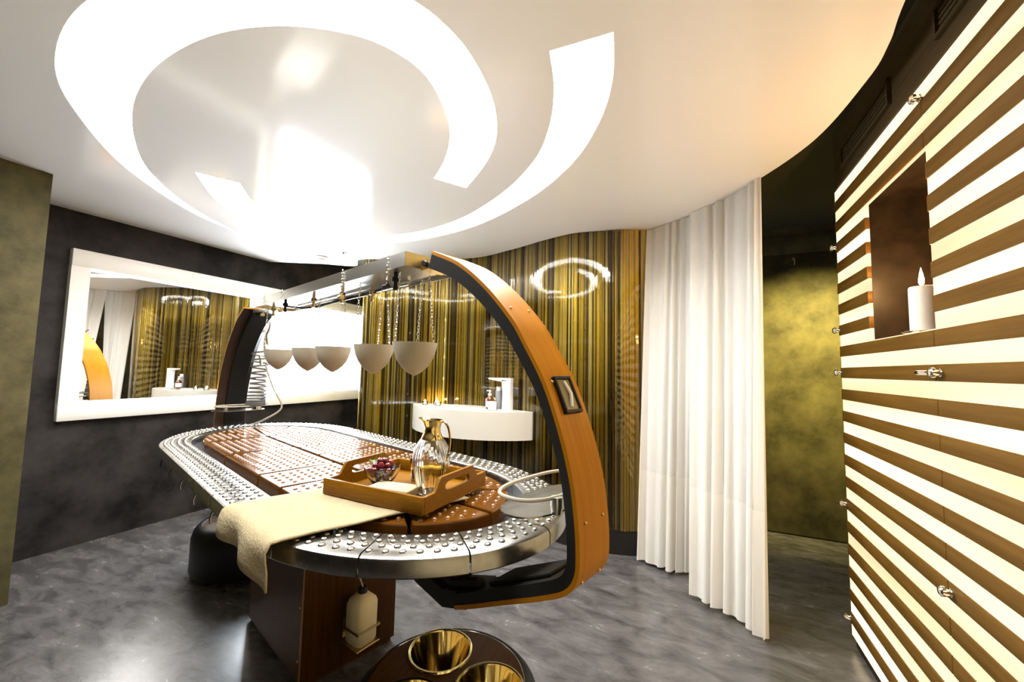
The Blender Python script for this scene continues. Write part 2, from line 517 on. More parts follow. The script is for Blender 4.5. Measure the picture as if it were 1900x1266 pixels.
# ---- reed wall
rp = resample(catmull([(p[0], p[1], 0) for p in REED_PTS], 16), 0.01)
def offset_path(path, d):
    out = []
    for i, p in enumerate(path):
        t = path[min(i + 1, len(path) - 1)] - path[max(i - 1, 0)]
        t.normalize()
        out.append(p + Vector((t.y, -t.x, 0)) * d)
    return out
def ribbon(path, z0, z1, step=4):
    pts = path[::step] + ([path[-1]] if (len(path) - 1) % step else [])
    n = len(pts)
    return MB().add([(p.x, p.y, z0) for p in pts] + [(p.x, p.y, z1) for p in pts], [(i, i + 1, n + i + 1, n + i) for i in range(n - 1)])
def slab_path(path, d, z0, z1, step=4):
    a, b = offset_path(path, 0)[::step], offset_path(path, d)[::step]
    poly = [(p.x, p.y) for p in a] + [(p.x, p.y) for p in reversed(b)]
    n = len(a)
    vs = [(p.x, p.y, z0) for p in a + b] + [(p.x, p.y, z1) for p in a + b]
    fs = []
    for i in range(n - 1):
        fs += [(i, i + 1, 2 * n + i + 1, 2 * n + i), (n + i, 2 * n + n + i, 2 * n + n + i + 1, n + i + 1), (i, n + i, n + i + 1, i + 1), (2 * n + i, 2 * n + i + 1, 3 * n + i + 1, 3 * n + i)]
    fs += [(0, 2 * n, 3 * n, n), (n - 1, 2 * n - 1, 4 * n - 1, 3 * n - 1)]
    return MB().add(vs, fs)
wbam = struct(slab_path(offset_path(rp, -0.02), -0.05, 0.0, ZU).build('wall_reeds', M['reed_back']), 'curved wall of upright bamboo reeds behind a glossy clear panel')
ribbon(offset_path(rp, 0.018), 0.156, ZU - 0.005, 3).build('clear_panel', M['reed_glass'], wbam)
struct(slab_path(offset_path(rp, -0.02), 0.035, 0.0, 0.155).build('baseboard_reeds', M['black_base']))
reed_meshes = []
for k in range(6):
    prof = []
    z = 0.0
    random.seed(40 + k)
    while z < 2.26:
        step = random.uniform(0.16, 0.34)
        z1 = min(z + step, 2.28)
        prof += [(1.0, z), (0.94, z + 0.02), (0.94, z1 - 0.02), (1.1, z1 - 0.004)]
        z = z1
    reed_meshes.append(MB().lathe(prof, 8).mesh('reed', REEDM[0]))
random.seed(11)
i, layer = 0.0, 0
pathlen = len(rp)
while i < pathlen - 1:
    r_ = random.choice((0.0045, 0.006, 0.007, 0.008, 0.010, 0.012, 0.016))
    p = rp[int(i)]
    t = rp[min(int(i) + 1, pathlen - 1)] - rp[max(int(i) - 1, 0)]
    t.normalize()
    off = random.uniform(-0.012, 0.004)
    q = p + Vector((t.y, -t.x, 0)) * off + t * random.uniform(-0.003, 0.003)
    o = link('reed', reed_meshes[random.randrange(6)], wbam, (q.x, q.y, 0.157), (random.uniform(-.002, .002), random.uniform(-.002, .002), random.uniform(0, 6)), (r_, r_, 1))
    o.material_slots[0].link = 'OBJECT'
    o.material_slots[0].material = REEDM[random.choices(range(6), (7, 6, 4, 3, 2.5, 5))[0]]
    i += (r_ * 1.75 + random.uniform(0.0005, 0.004)) / 0.01

# ---- backlit striped wall with niche
NY0, NY1, NZ0, NZ1 = 1.602, 2.07, 1.397, 1.962
WT = 0.34
YE = 2.435                       # far edge of the lit wall
core = MB()
core.box((XR + 0.012, -2.6, 0.0), (XR + WT, NY0, ZU)).box((XR + 0.012, NY1, 0), (XR + WT, YE - 0.01, ZU))
core.box((XR + 0.012, NY0, 0), (XR + WT, NY1, NZ0)).box((XR + 0.012, NY0, NZ1), (XR + WT, NY1, ZU)).box((XR + 0.24, NY0, NZ0), (XR + WT, NY1, NZ1))
wr = struct(core.build('wall_right', M['niche'], smooth=False))
PZ0, PZ1, PER, WH = 0.048, 2.171, 0.1035, 0.0535
def lit_panel(y0, y1, holes=None):
    mb = MB()
    x0, x1 = XR, XR + 0.011
    if holes:
        hy0, hy1, hz0, hz1 = holes
        mb.box((x0, y0, PZ0), (x1, y1, hz0)).box((x0, y0, hz1), (x1, y1, PZ1))
        if hy0 > y0 + 0.01:
            mb.box((x0, y0, hz0), (x1, hy0, hz1))
        mb.box((x0, hy1, hz0), (x1, y1, hz1))
    else:
        mb.box((x0, y0, PZ0), (x1, y1, PZ1))
    p = mb.build('light_panel', M['lit_panel'], wr, smooth=False)
    for k in range(20):
        zt = PZ1 - WH - PER * k
        zb = zt - (PER - WH)
        spans = [(y0, y1)]
        if holes and zb < hz1 - 0.001 and zt > hz0 + 0.001:
            spans = [(hy1, y1)] + ([(y0, hy0)] if hy0 > y0 + 0.01 else [])
        for a, b in spans:
            if holes and a == hy1:
                MB().cbox((XR + 0.0035, (a + b) / 2 - 0.0006, (zt + zb) / 2), (0.016, b - a, zt - zb), 0.0012).build('slat', M['slat'], p)
                continue
            MB().cbox((XR - 0.002, (a + b) / 2, (zt + zb) / 2), (0.005, b - a - 0.001, zt - zb), 0.0012).build('slat', M['slat'], p)
    return p
lit_panel(NY0 + 0.002, YE, (NY0 + 0.002, NY1, NZ0, NZ1))
lit_panel(0.45, NY0 - 0.002)
lit_panel(-0.75, 0.446)
lit_panel(-1.95, -0.754)
def fixing(y, z, lever=False):
    mb = MB()
    prof = [(0.0, 0.030), (0.010, 0.029), (0.0145, 0.025), (0.015, 0.017), (0.009, 0.014), (0.009, 0.006), (0.013, 0.005), (0.013, 0.0)]
    k = len(mb.v)
    mb.lathe(prof, 14)
    if lever:
        mb.tube([(0, 0, 0.022), (0, 0.03, 0.030), (0, 0.062, 0.030)], 0.007, 8)
    mb.v = [(XR - 0.004 - p[2], y + p[1], z + p[0]) for p in mb.v]
    mb.build('fixing_knob', M['chrome'], wr)
zk = lambda k: PZ1 - WH - PER * k - (PER - WH) / 2
for k in (2, 6, 8, 14, 19):
    fixing(YE - 0.012, zk(k))
fixing(NY0 - 0.005, zk(0) + 0.03)
fixing(NY0 - 0.03, zk(8), True)
fixing(NY0 - 0.02, zk(14))
for k in (0, 8, 14):
    fixing(0.448, zk(k))
# fascia over the lit wall
tr = struct(MB().box((XR + 0.001, -2.6, PZ1 + 0.012), (XR + 0.03, YE - 0.005, ZU - 0.002)).build('trim_1', M['fascia'], smooth=False))
for y0, y1 in ((1.80, 2.30), (0.95, 1.50), (0.1, 0.65)):
    f = MB()
    z0, z1 = 2.235, 2.335
    for a, b in (((y0, z0), (y1, z0 + 0.012)), ((y0, z1 - 0.012), (y1, z1)), ((y0, z0 + 0.012), (y0 + 0.012, z1 - 0.012)), ((y1 - 0.012, z0 + 0.012), (y1, z1 - 0.012))):
        f.box((XR - 0.012, a[0], a[1]), (XR + 0.002, b[0], b[1]))
    g = f.build('vent_frame', M['fascia'], tr, smooth=False)
    for s in range(4):
        zz = z0 + 0.022 + s * 0.018
        MB().cbox((XR - 0.002, (y0 + y1) / 2, zz), (0.006, y1 - y0 - 0.026, 0.012), 0.002).build('vent_slat', M['fascia'], g)

# ---- passage downlight that washes the back wall
dl = thing('downlight', 'small round downlight in the dark passage ceiling', 'lamp', (1.20, 2.72, ZU))
MB().lathe([(0.030, -0.002), (0.045, -0.002), (0.05, -0.008), (0.045, -0.014), (0.034, -0.014), (0.03, -0.002)], 20).build('ring', M['chrome'], dl)
MB().lathe([(0, -0.004), (0.03, -0.004)], 20).build('lens', M['led'], dl)
sp = bpy.data.lights.new('downlight_beam', 'SPOT')
sp.energy = 85
sp.color = (1.0, 0.83, 0.27)
sp.spot_size = math.radians(62)
sp.spot_blend = 0.9
sp.shadow_soft_size = 0.04
so = link('downlight_beam', sp, dl, (0, 0, -0.02))
d = (Vector((0.80, 3.83, 1.25)) - Vector((1.20, 2.72, ZU))).normalized()
so.rotation_euler = d.to_track_quat('-Z', 'Y').to_euler()

# ================================================================== WALL FRAME WITH MIRROR AND SCREEN
fy0, fy1, fz0, fz1 = 1.16, 3.90, 0.85, 2.01
my0, my1, mz0, mz1 = 1.255, 2.395, 0.965, 1.893     # mirror opening
sy0, sy1 = 2.56, 3.79                                # screen opening
fr = thing('wall_frame', 'long white framed wall unit holding a mirror and a glowing screen', 'wall frame', (XL, 0, 0))
dpt = 0.045
for a, b in (((fy0, fz0), (fy1, mz0)), ((fy0, mz1), (fy1, fz1))):
    MB().cbox((dpt / 2, (a[0] + b[0]) / 2, (a[1] + b[1]) / 2), (dpt, b[0] - a[0], b[1] - a[1]), 0.003).build('rail', M['frame_white'], fr)
for a, b in ((fy0, my0), (my1, sy0), (sy1, fy1)):
    MB().cbox((dpt / 2, (a + b) / 2, (mz0 + mz1) / 2), (dpt, b - a, mz1 - mz0 - 0.0005), 0.0).build('stile', M['frame_white'], fr)
MB().box((0.004, my0 + 0.001, mz0 + 0.001), (0.010, my1 - 0.001, mz1 - 0.001)).build('mirror', M['mirror'], fr, smooth=False)
MB().box((0.004, sy0 + 0.001, mz0 + 0.001), (0.030, sy1 - 0.001, mz1 - 0.001)).build('screen', M['screen'], fr, smooth=False)
for a, b in (((my0 + 0.002, mz1 - 0.012), (my1 - 0.002, mz1 - 0.001)), ((my0 + 0.002, mz0 + 0.001), (my1 - 0.002, mz0 + 0.010)), ((my1 - 0.012, mz0 + 0.012), (my1 - 0.001, mz1 - 0.013))):
    MB().box((0.011, a[0], a[1]), (0.036, b[0], b[1])).build('led_strip', M['led'], fr, smooth=False)

# ================================================================== MASSAGE TABLE (local axes: x along the bed, y away from the camera)
TA = math.radians(-17.3)
TT = (-1.536, 1.311, 0.0)
tb = thing('massage_table', 'large spa massage table with studded steel rim, brown slabs and two wooden arches', 'massage table', TT, TA)
ZT = 0.85
def stadium(inset, n_arc=48, n_str=26):
    hs, a, b = 0.65, 0.60 - inset, 0.475 - inset
    pts = []
    for k in range(n_arc + 1):
        t = -PI / 2 + PI * k / n_arc
        pts.append(Vector((hs + a * math.cos(t), b * math.sin(t), 0)))
    for k in range(1, n_str):
        pts.append(Vector((hs - 2 * hs * k / n_str, b, 0)))
    for k in range(n_arc + 1):
        t = PI / 2 + PI * k / n_arc
        pts.append(Vector((-hs + a * math.cos(t), b * math.sin(t), 0)))
    for k in range(1, n_str):
        pts.append(Vector((-hs + 2 * hs * k / n_str, -b, 0)))
    return pts
o_path = stadium(0)
NP = len(o_path)
cum = [0.0]
for k in range(NP):
    cum.append(cum[-1] + (o_path[(k + 1) % NP] - o_path[k]).length)
PERIM = cum[-1]
def path_at(s):
    s = s % PERIM
    lo = 0
    hi = NP
    while hi - lo > 1:
        md = (lo + hi) // 2
        if cum[md] <= s:
            lo = md
        else:
            hi = md
    t = (s - cum[lo]) / (cum[lo + 1] - cum[lo])
    p = o_path[lo].lerp(o_path[(lo + 1) % NP], t)
    tan = lambda k: (o_path[(k + 1) % NP] - o_path[k - 1]).normalized()
    d_ = tan(lo).lerp(tan((lo + 1) % NP), t).normalized()
    return p, Vector((-d_.y, d_.x, 0))        # point, inward normal
RIMW = 0.128
sec = [(0.004, -0.046), (0.0, -0.042), (0.0, -0.013), (0.004, -0.005), (0.013, 0.0), (RIMW - 0.010, 0.0), (RIMW - 0.003, -0.004), (RIMW, -0.012), (RIMW, -0.05), (RIMW - 0.004, -0.05), (RIMW - 0.006, -0.014), (0.006, -0.014)]
NPL = 25
S_OFF = -0.063
stud_jobs = []                       # (camera distance, plate, position, radius, material)
MT = Matrix.Translation(TT) @ Matrix.Rotation(TA, 4, 'Z')
CAMP = Vector((0, 0, 1.25))
plates = []
for k in range(NPL):
    s0 = S_OFF + PERIM * k / NPL + 0.0022
    s1 = S_OFF + PERIM * (k + 1) / NPL - 0.0022
    rings = []
    ns = 12
    for q in range(ns + 1):
        p, nn = path_at(s0 + (s1 - s0) * q / ns)
        rings.append([(p.x + nn.x * a, p.y + nn.y * a, ZT + b) for a, b in sec])
    pl = MB().rings(rings).build('rim_plate', M['steel'], tb, ang=30)
    plates.append(pl)
    nst = max(3, int((s1 - s0) / 0.037))
    for row in range(4):
        for q in range(nst):
            s = s0 + (s1 - s0) * (q + 0.5 + (0.25 if row % 2 else -0.25)) / nst
            p, nn = path_at(s)
            pos = p + nn * (0.026 + row * 0.026)
            pos.z = ZT
            stud_jobs.append([(MT @ pos - CAMP).length, pl, pos, M['steel'], 0])
# tub under the slabs and apron
inner = stadium(RIMW - 0.004)
MB().prism([(p.x, p.y) for p in inner], ZT - 0.075, ZT - 0.043).build('tub', M['black_steel'], tb)
MB().prism([(p.x, p.y) for p in stadium(0.16)], ZT - 0.10, ZT - 0.0755).build('under_tray', M['black_steel'], tb)
# heated slabs
def slab(poly, nm='slab'):
    c = sum((Vector(p) for p in poly), Vector((0, 0))) / len(poly)
    def inset(d_):
        out = []
        n_ = len(poly)
        for i_ in range(n_):
            a, b, e = Vector(poly[i_ - 1]), Vector(poly[i_]), Vector(poly[(i_ + 1) % n_])
            d1, d2 = (b - a).normalized(), (e - b).normalized()
            n1, n2 = Vector((-d1.y, d1.x)), Vector((-d2.y, d2.x))
            mm = (n1 + n2)
            mm = mm / max(mm.length_squared, 0.4) * 2 * 0.5 * 1.0
            out.append(b + mm * d_ * 1.0)
        return out
    r0, r1, r2 = inset(0.0), inset(0.002), inset(0.007)
    o = MB().rings([[(p.x, p.y, ZT - 0.042) for p in r0], [(p.x, p.y, ZT - 0.008) for p in r0], [(p.x, p.y, ZT - 0.002) for p in r1], [(p.x, p.y, ZT + 0.001) for p in r2]]).build(nm, M['slab'], tb, ang=25)
    # studs
    xs, ys = [p[0] for p in poly], [p[1] for p in poly]
    def inside(x, y, mrg=0.014):
        n_ = len(poly)
        for i_ in range(n_):
            a, b = Vector(poly[i_]), Vector(poly[(i_ + 1) % n_])
            d_ = (b - a).normalized()
            if d_.x * (y - a.y) - d_.y * (x - a.x) < mrg:
                return False
        return True
    y = -0.40
    row = 0
    while y < 0.40:
        x = -1.15 + (0.018 if row % 2 else 0)
        while x < 1.15:
            if inside(x, y):
                pos = Vector((x, y, ZT + 0.001))
                stud_jobs.append([(MT @ pos - CAMP).length, o, pos, M['slab_stud'], 1])
            x += 0.036
        y += 0.031
        row += 1
    return o
G = 0.009
SH, SA = 0.305, 0.42                       # slab half-width, end semi-axis
VS = -0.02                                 # middle seam
for cuts, side in (((-0.65, -0.22, 0.0, 0.22, 0.46, 0.65), 1), ((-0.65, -0.25, 0.20, 0.42, 0.65), -1)):
    for a, b in zip(cuts[:-1], cuts[1:]):
        if side > 0:
            slab([(a + G, VS + G), (b - G, VS + G), (b - G, SH), (a + G, SH)])
        else:
            slab([(a + G, -SH), (b - G, -SH), (b - G, VS - G), (a + G, VS - G)])
for sgn in (1, -1):
    angs = [-90, -38, 4, 42, 90]
    for a, b in zip(angs[:-1], angs[1:]):
        poly = []
        c0 = Vector((0.65, VS))
        n_ = 9
        arc = []
        for k in range(n_ + 1):
            t = math.radians(a + (b - a) * k / n_)
            arc.append(Vector((0.65 + SA * math.cos(t), SH * math.sin(t))))
        poly = [c0] + arc
        cen = sum(poly, Vector((0, 0))) / len(poly)
        # pull towards the centroid to open the joints
        poly = [p + (cen - p).normalized() * 0.008 for p in poly]
        if a == -90:
            poly = [Vector((max(p.x, 0.65 + G), p.y)) for p in poly]
        if b == 90:
            poly = [Vector((max(p.x, 0.65 + G), p.y)) for p in poly]
        pl = [(p.x * sgn, p.y) for p in poly]
        if sgn < 0:
            pl = pl[::-1]
        slab(pl)
# studs: nearest 300 single, the rest joined
stud_jobs.sort(key=lambda j: j[0])
dome = [(0.0085, 0.0), (0.0078, 0.0022), (0.0055, 0.0040), (0.0022, 0.0050), (0.0, 0.0052)]
dome2 = [(0.0075, 0.0), (0.0066, 0.0022), (0.004, 0.0040), (0.0, 0.0050)]
st_me = [MB().lathe(dome, 10).mesh('stud', M['steel']), MB().lathe(dome2, 10).mesh('stud', M['slab_stud'])]
rest = {}
for n_, (dd, par, pos, mm, kind) in enumerate(stud_jobs):
    if n_ < 300:
        link('stud', st_me[kind], par, pos)
    else:
        rest.setdefault(par.name, (par, mm, kind, MB()))[3].lathe(dome2 if kind else dome, 8, pos)
for par, mm, kind, mb in rest.values():
    o = mb.build('studs', mm, par)
    o['kind'] = 'stuff'
# small drip hooks under the near rim
for u_ in (-0.62, -0.38, -0.14, 0.10, 0.34):
    MB().tube([(u_, -0.462, ZT - 0.045), (u_, -0.470, ZT - 0.075), (u_, -0.468, ZT - 0.09)], 0.0035, 6).build('drip_hook', M['steel'], tb)
# pedestal
PU0, PU1, PV0, PV1 = -0.45, 0.20, -0.12, 0.29
ped = MB().box((PU0 + 0.012, PV0 + 0.012, 0.0), (PU1 - 0.012, PV1 - 0.012, 0.75)).build('pedestal', M['ped_wood'], tb, smooth=False)
MB().cbox(((PU0 + PU1) / 2, PV0 + 0.006, 0.385), (PU1 - PU0 - 0.03, 0.012, 0.73), 0.002).build('side_panel', M['ped_wood'], ped)
MB().cbox(((PU0 + PU1) / 2, PV1 - 0.006, 0.385), (PU1 - PU0 - 0.03, 0.012, 0.73), 0.002).build('side_panel', M['ped_wood'], ped)
MB().cbox((PU1 - 0.006, (PV0 + PV1) / 2, 0.385), (0.012, PV1 - PV0 - 0.002, 0.73), 0.002).build('end_panel', M['ped_wood'], ped)
MB().cbox((PU0 + 0.006, (PV0 + PV1) / 2, 0.385), (0.012, PV1 - PV0 - 0.002, 0.73), 0.002).build('end_panel', M['ped_wood'], ped)
MB().cbox((PU1 - 0.009, PV0 + 0.003, 0.385), (0.012, 0.010, 0.73), 0.002).build('corner_strip', M['edge'], ped)
for zz in (0.10, 0.30, 0.50, 0.66):
    MB().sphere((PU1 - 0.030, PV0 - 0.0005, zz), 0.004, 8, 6).build('screw', M['screw'], ped)
# arches
ARC = [(0.915, 1.594), (1.033, 1.541), (1.141, 1.464), (1.235, 1.372), (1.281, 1.309), (1.336, 1.224), (1.377, 1.130), (1.407, 1.036), (1.421, 0.955), (1.426, 0.884),
       (1.421, 0.838), (1.394, 0.800), (1.327, 0.763), (1.230, 0.718), (1.131, 0.671), (1.06, 0.640)]
AV0, AV1 = -0.10, 0.020
def arch(sgn, v0, v1, near_in, far_in, tk):
    path = catmull([(u_, z_, 0) for u_, z_ in ARC], 6)
    n_ = len(path)
    w_r, b_r = [], []
    for k, p in enumerate(path):
        t = (path[min(k + 1, n_ - 1)] - path[max(k - 1, 0)]).normalized()
        inn = Vector((t.y, -t.x, 0))
        f = k / (n_ - 1)
        th = tk + 0.018 * max(0.0, 1 - 2.2 * f)
        B1, B2, C1 = p + inn * 0.010, p + inn * 0.0104, p + inn * th
        w_r.append([(sgn * p.x, v0, p.y), (sgn * p.x, v1, p.y), (sgn * B1.x, v1, B1.y), (sgn * B1.x, v0, B1.y)])
        b_r.append([(sgn * B2.x, v0 + near_in, B2.y), (sgn * B2.x, v1 - 0.001, B2.y), (sgn * C1.x, v1 - far_in, C1.y), (sgn * C1.x, v0 + near_in + 0.004, C1.y)])
    a_ = MB().rings(b_r).build('arch', M['black_steel'], tb, ang=40)
    MB().rings(w_r).build('wood_ribbon', M['arch_wood'], a_, ang=40)
    for k in (16, 30, 49, 62):
        p = path[min(k, n_ - 2)]
        t = (path[min(k + 1, n_ - 1)] - path[k - 1]).normalized()
        nrm = Vector((-t.y, t.x, 0))
        for vv in (v0 + 0.025, v1 - 0.025):
            MB().sphere((sgn * (p.x + nrm.x * 0.0005), vv, p.y + nrm.y * 0.0005), 0.0036, 8, 6).build('screw', M['screw'], a_)
    return a_, path
arR, apath = arch(1, AV0, AV1, 0.001, 0.01, 0.034)
arL, _ = arch(-1, -0.108, 0.068, 0.048, 0.03, 0.034)
MB().rings([[(-q.x, -0.1075, q.y), (-q.x, -0.062, q.y), (-q.x + 0.002, -0.062, q.y - 0.001), (-q.x + 0.002, -0.1075, q.y - 0.001)] for q in offset_path(apath, 0.0102)[:-2]]).build('inner_shade_strip', M['ribbon_shade'], arL)  # added dark strip standing in for shade on the ribbon's inner side
# steel arm from the arch foot to the pedestal
for sgn, pu in ((1, PU1), (-1, PU0)):
    pts = [(sgn * 1.075, 0.655), (sgn * 0.98, 0.625), (sgn * 0.86, 0.645), (sgn * 0.70, 0.69), (pu, 0.705)]
    rg = [[(x, -0.075, z - 0.02), (x, 0.035, z - 0.02), (x, 0.035, z + 0.025), (x, -0.075, z + 0.025)] for x, z in pts]
    MB().rings(rg).build('support_arm', M['black_steel'], tb, smooth=False)
    MB().tube([(sgn * 1.10, -0.05, 0.70), (sgn * 1.0, -0.05, 0.665), (sgn * 0.92, -0.055, 0.70), (sgn * 0.84, -0.05, 0.735), (sgn * 0.80, -0.05, 0.748)], 0.016, 8).build('cable_sleeve', M['rubber'], tb)
    MB().cbox((sgn * 1.24, -0.02, 0.765), (0.20, 0.10, 0.008), 0.002, Matrix.Rotation(-sgn * 0.43, 3, 'Y')).build('foot_plate', M['black_steel'], tb)
# recessed lamp in the near arch
def on_arch(zz):
    for a, b in zip(apath[:-1], apath[1:]):
        if a.y >= zz >= b.y:
            t = (a.y - zz) / (a.y - b.y)
            return a.lerp(b, t), (b - a).normalized()
p, t = on_arch(1.195)
ang_ = math.atan2(-t.x, -t.y)
Mx = Matrix(((t.x, 0, -t.y), (0, 1, 0), (t.y, 0, t.x))).transposed()
tv = Vector((t.x, 0, t.y))
nv = Vector((-t.y, 0, t.x))
if nv.x < 0:
    nv = -nv
yv = nv.cross(tv)
R3 = Matrix((tv, yv, nv)).transposed()
base = Vector((p.x, -0.04, p.y))
lb = MB()
for c_, d_ in (((-0.040, 0, 0.002), (0.008, 0.066, 0.012)), ((0.040, 0, 0.002), (0.008, 0.066, 0.012)), ((0, -0.029, 0.002), (0.072, 0.008, 0.012)), ((0, 0.029, 0.002), (0.072, 0.008, 0.012))):
    lb.cbox(base + R3 @ Vector(c_), d_, 0.002, R3)
lo = lb.build('lamp_box', M['black_steel'], arR)
MB().cbox(base + nv * 0.001, (0.072, 0.050, 0.006), 0.001, R3).build('lamp_lens', M['lampglass'], arR)
MB().tube([base + R3 @ Vector((-0.03, 0.0, 0.006)), base + R3 @ Vector((0.0, 0.006, 0.009)), base + R3 @ Vector((0.03, -0.004, 0.006))], 0.004, 8).build('lamp_tube', M['white'], arR)
# beam
BU0, BU1, BV0, BV1, BZ0, BZ1 = -0.66, 0.80, -0.115, 0.075, 1.565, 1.608
bmo = MB().box((BU0, BV0, BZ0 + 0.012), (BU1, BV1, BZ1)).build('beam', M['alu'], tb, smooth=False)
for v0_, v1_ in ((BV0 - 0.003, BV0 + 0.0), (BV1, BV1 + 0.003)):
    MB().box((BU0, v0_, BZ0), (BU1, v1_, BZ1 + 0.002)).build('side_rail', M['alu'], bmo, smooth=False)
for u0_, u1_ in ((BU1, BU1 + 0.004), (BU0 - 0.004, BU0)):
    MB().box((u0_, BV0 - 0.003, BZ0), (u1_, BV1 + 0.003, BZ1 + 0.002)).build('end_plate', M['brass'], bmo, smooth=False)
for sgn, bu in ((1, BU1 + 0.004), (-1, BU0 - 0.004)):
    a, b = sorted((bu, sgn * 0.925))
    MB().box((a, -0.06, 1.560), (b, 0.02, 1.592)).build('beam_bracket', M['brass'] if sgn > 0 else M['alu'], tb, smooth=False)
MB().tube([(BU1 + 0.03, -0.061, 1.577), (BU1 + 0.03, -0.070, 1.577)], 0.010, 12).build('bolt', M['rubber'], tb)
for u_, v_, k in ((-0.55, -0.06, 0), (-0.30, -0.085, 1), (-0.02, -0.06, 0), (0.22, -0.04, 0), (0.36, 0.02, 0), (0.66, -0.06, 1)):
    vb = MB().lathe([(0.0, 0.0), (0.007, -0.001), (0.007, -0.018), (0.012, -0.020), (0.012, -0.034), (0.006, -0.037), (0.006, -0.052), (0.009, -0.054), (0.008, -0.064), (0.0, -0.064)], 12, (u_, v_, BZ0 + 0.013))
    vo = vb.build('valve', M['brass'] if not k else M['black_steel'], bmo)
    MB().tube([(u_ - 0.022, v_, BZ0 - 0.014), (u_ + 0.022, v_, BZ0 - 0.014)], 0.0035, 6).build('valve_lever', M['rubber'], vo)
MB().tube(catmull([(-0.34, -0.07, 1.548), (-0.15, -0.02, 1.530), (0.05, 0.01, 1.545), (0.30, 0.03, 1.556), (0.46, 0.035, 1.566)], 6), 0.005, 7).build('black_hose', M['rubber'], bmo)
MB().tube([(-0.5, 0.045, 1.566), (0.58, 0.045, 1.566)], 0.008, 8).build('water_pipe', M['chrome'], bmo)
# side shelves on both arches
def shelf(sgn):
    cx, cy, cz = sgn * 1.285, -0.005, 0.945
    sup = lambda k, n_, au, av, e: (cx + au * math.copysign(abs(math.cos(2 * PI * k / n_)) ** e, math.cos(2 * PI * k / n_)), cy + av * math.copysign(abs(math.sin(2 * PI * k / n_)) ** e, math.sin(2 * PI * k / n_)))
    p_ = MB().prism([sup(k, 36, 0.068, 0.15, 0.8) for k in range(36)], cz - 0.004, cz).build('shelf', M['steel'], tb)
    loop = [(*sup(k, 44, 0.074, 0.155, 0.75), cz + 0.028) for k in range(44)]
    MB().tube([(x - sgn * 0.012, y + 0.02, z) for x, y, z in loop], 0.0045, 8, closed=True).build('shelf_loop', M['ceramic'], p_)
    MB().lathe([(0.0, 0.03), (0.013, 0.03), (0.014, 0.012), (0.011, -0.006), (0.0, -0.006)], 14, (sgn * 1.345, -0.065, cz)).build('shelf_clamp', M['alu'], p_)
shelf(1)
shelf(-1)
# bottle holder on the pedestal end
HU, HV, HZ = PU1 + 0.080, 0.080, 0.135
BROT = math.radians(-38)
hd = MB().cbox((HU, HV, HZ - 0.004), (0.105, 0.105, 0.004), 0.001, Matrix.Rotation(PI / 4 + BROT, 3, 'Z')).build('bottle_holder', M['brass'], tb)
MB().box((PU1, HV - 0.04, HZ - 0.006), (PU1 + 0.004, HV + 0.04, HZ + 0.07)).build('holder_back', M['brass'], hd, smooth=False)
rg = MB()
q = 0.074
for k in range(4):
    a0, a1 = BROT + PI / 2 * k, BROT + PI / 2 * (k + 1)
    P0 = Vector((HU + q * math.cos(a0), HV + q * math.sin(a0), HZ + 0.055))
    P1 = Vector((HU + q * math.cos(a1), HV + q * math.sin(a1), HZ + 0.055))
    dz = Vector((0, 0, 0.010))
    ins = (Vector((HU, HV, HZ + 0.055)) - (P0 + P1) / 2).normalized() * 0.003
    rg.add([P0, P1, P1 + dz, P0 + dz, P0 + ins, P1 + ins, P1 + ins + dz, P0 + ins + dz], [(0, 1, 2, 3), (7, 6, 5, 4), (0, 4, 5, 1), (3, 2, 6, 7), (0, 3, 7, 4), (1, 5, 6, 2)])
rg.build('holder_ring', M['brass'], hd, smooth=False)

def loc(u_, v_, z_):
    return MT @ Vector((u_, v_, z_))

# ---- plastic bottle
bt = thing('spray_bottle', 'square cream plastic bottle with black cap and tube held under the table', 'bottle', loc(HU, HV, HZ - 0.001), TA + BROT)
def sq(h, zz, b=0.012):
    out = []
    for k in range(4):
        a = PI / 2 * k
        for d_ in (-1, 1):
            x_, y_ = h, d_ * (h - b)
            out.append((x_ * math.cos(a + PI / 4) - y_ * math.sin(a + PI / 4), x_ * math.sin(a + PI / 4) + y_ * math.cos(a + PI / 4), zz))
    return out
MB().rings([sq(0.040, 0.0), sq(0.047, 0.012), sq(0.048, 0.15), sq(0.043, 0.168), sq(0.020, 0.190, 0.010)]).build('body', M['plastic'], bt, ang=50)
MB().lathe([(0.0, 0.212), (0.014, 0.212), (0.018, 0.208), (0.019, 0.184), (0.0, 0.184)], 16).build('cap', M['rubber'], bt)
MB().tube(catmull([(0, 0, 0.208), (0.004, -0.012, 0.245), (0.002, -0.035, 0.30), (-0.012, -0.05, 0.322), (-0.002, -0.028, 0.332)], 5), 0.0035, 7).build('tube', M['ceramic'], bt)

# ================================================================== HANGING BOWLS
bowl_prof = [(0.0, 0.0), (0.006, 0.0015), (0.022, 0.0105), (0.041, 0.027), (0.057, 0.049), (0.067, 0.073), (0.0725, 0.096), (0.0750, 0.112), (0.0715, 0.112), (0.069, 0.096), (0.0635, 0.074), (0.0535, 0.051), (0.038, 0.030), (0.019, 0.014), (0.0, 0.006)]
bowl_me = MB().lathe(bowl_prof, 36).mesh('bowl', M['ceramic'])
def chain_mesh(p0, p1):
    p0, p1 = Vector(p0), Vector(p1)
    d_ = p1 - p0
    n_ = int(d_.length / 0.011)
    t_ = d_.normalized()
    s1 = t_.orthogonal().normalized()
    s2 = t_.cross(s1)
    mb = MB()
    for k in range(n_):
        c_ = p0 + d_ * (k + 0.5) / n_
        sx = s1 if k % 2 else s2
        pts = [c_ + t_ * (0.0078 * math.cos(2 * PI * q_ / 8)) + sx * (0.0042 * math.sin(2 * PI * q_ / 8)) for q_ in range(8)]
        mb.tube(pts, 0.0010, 4, closed=True)
    return mb
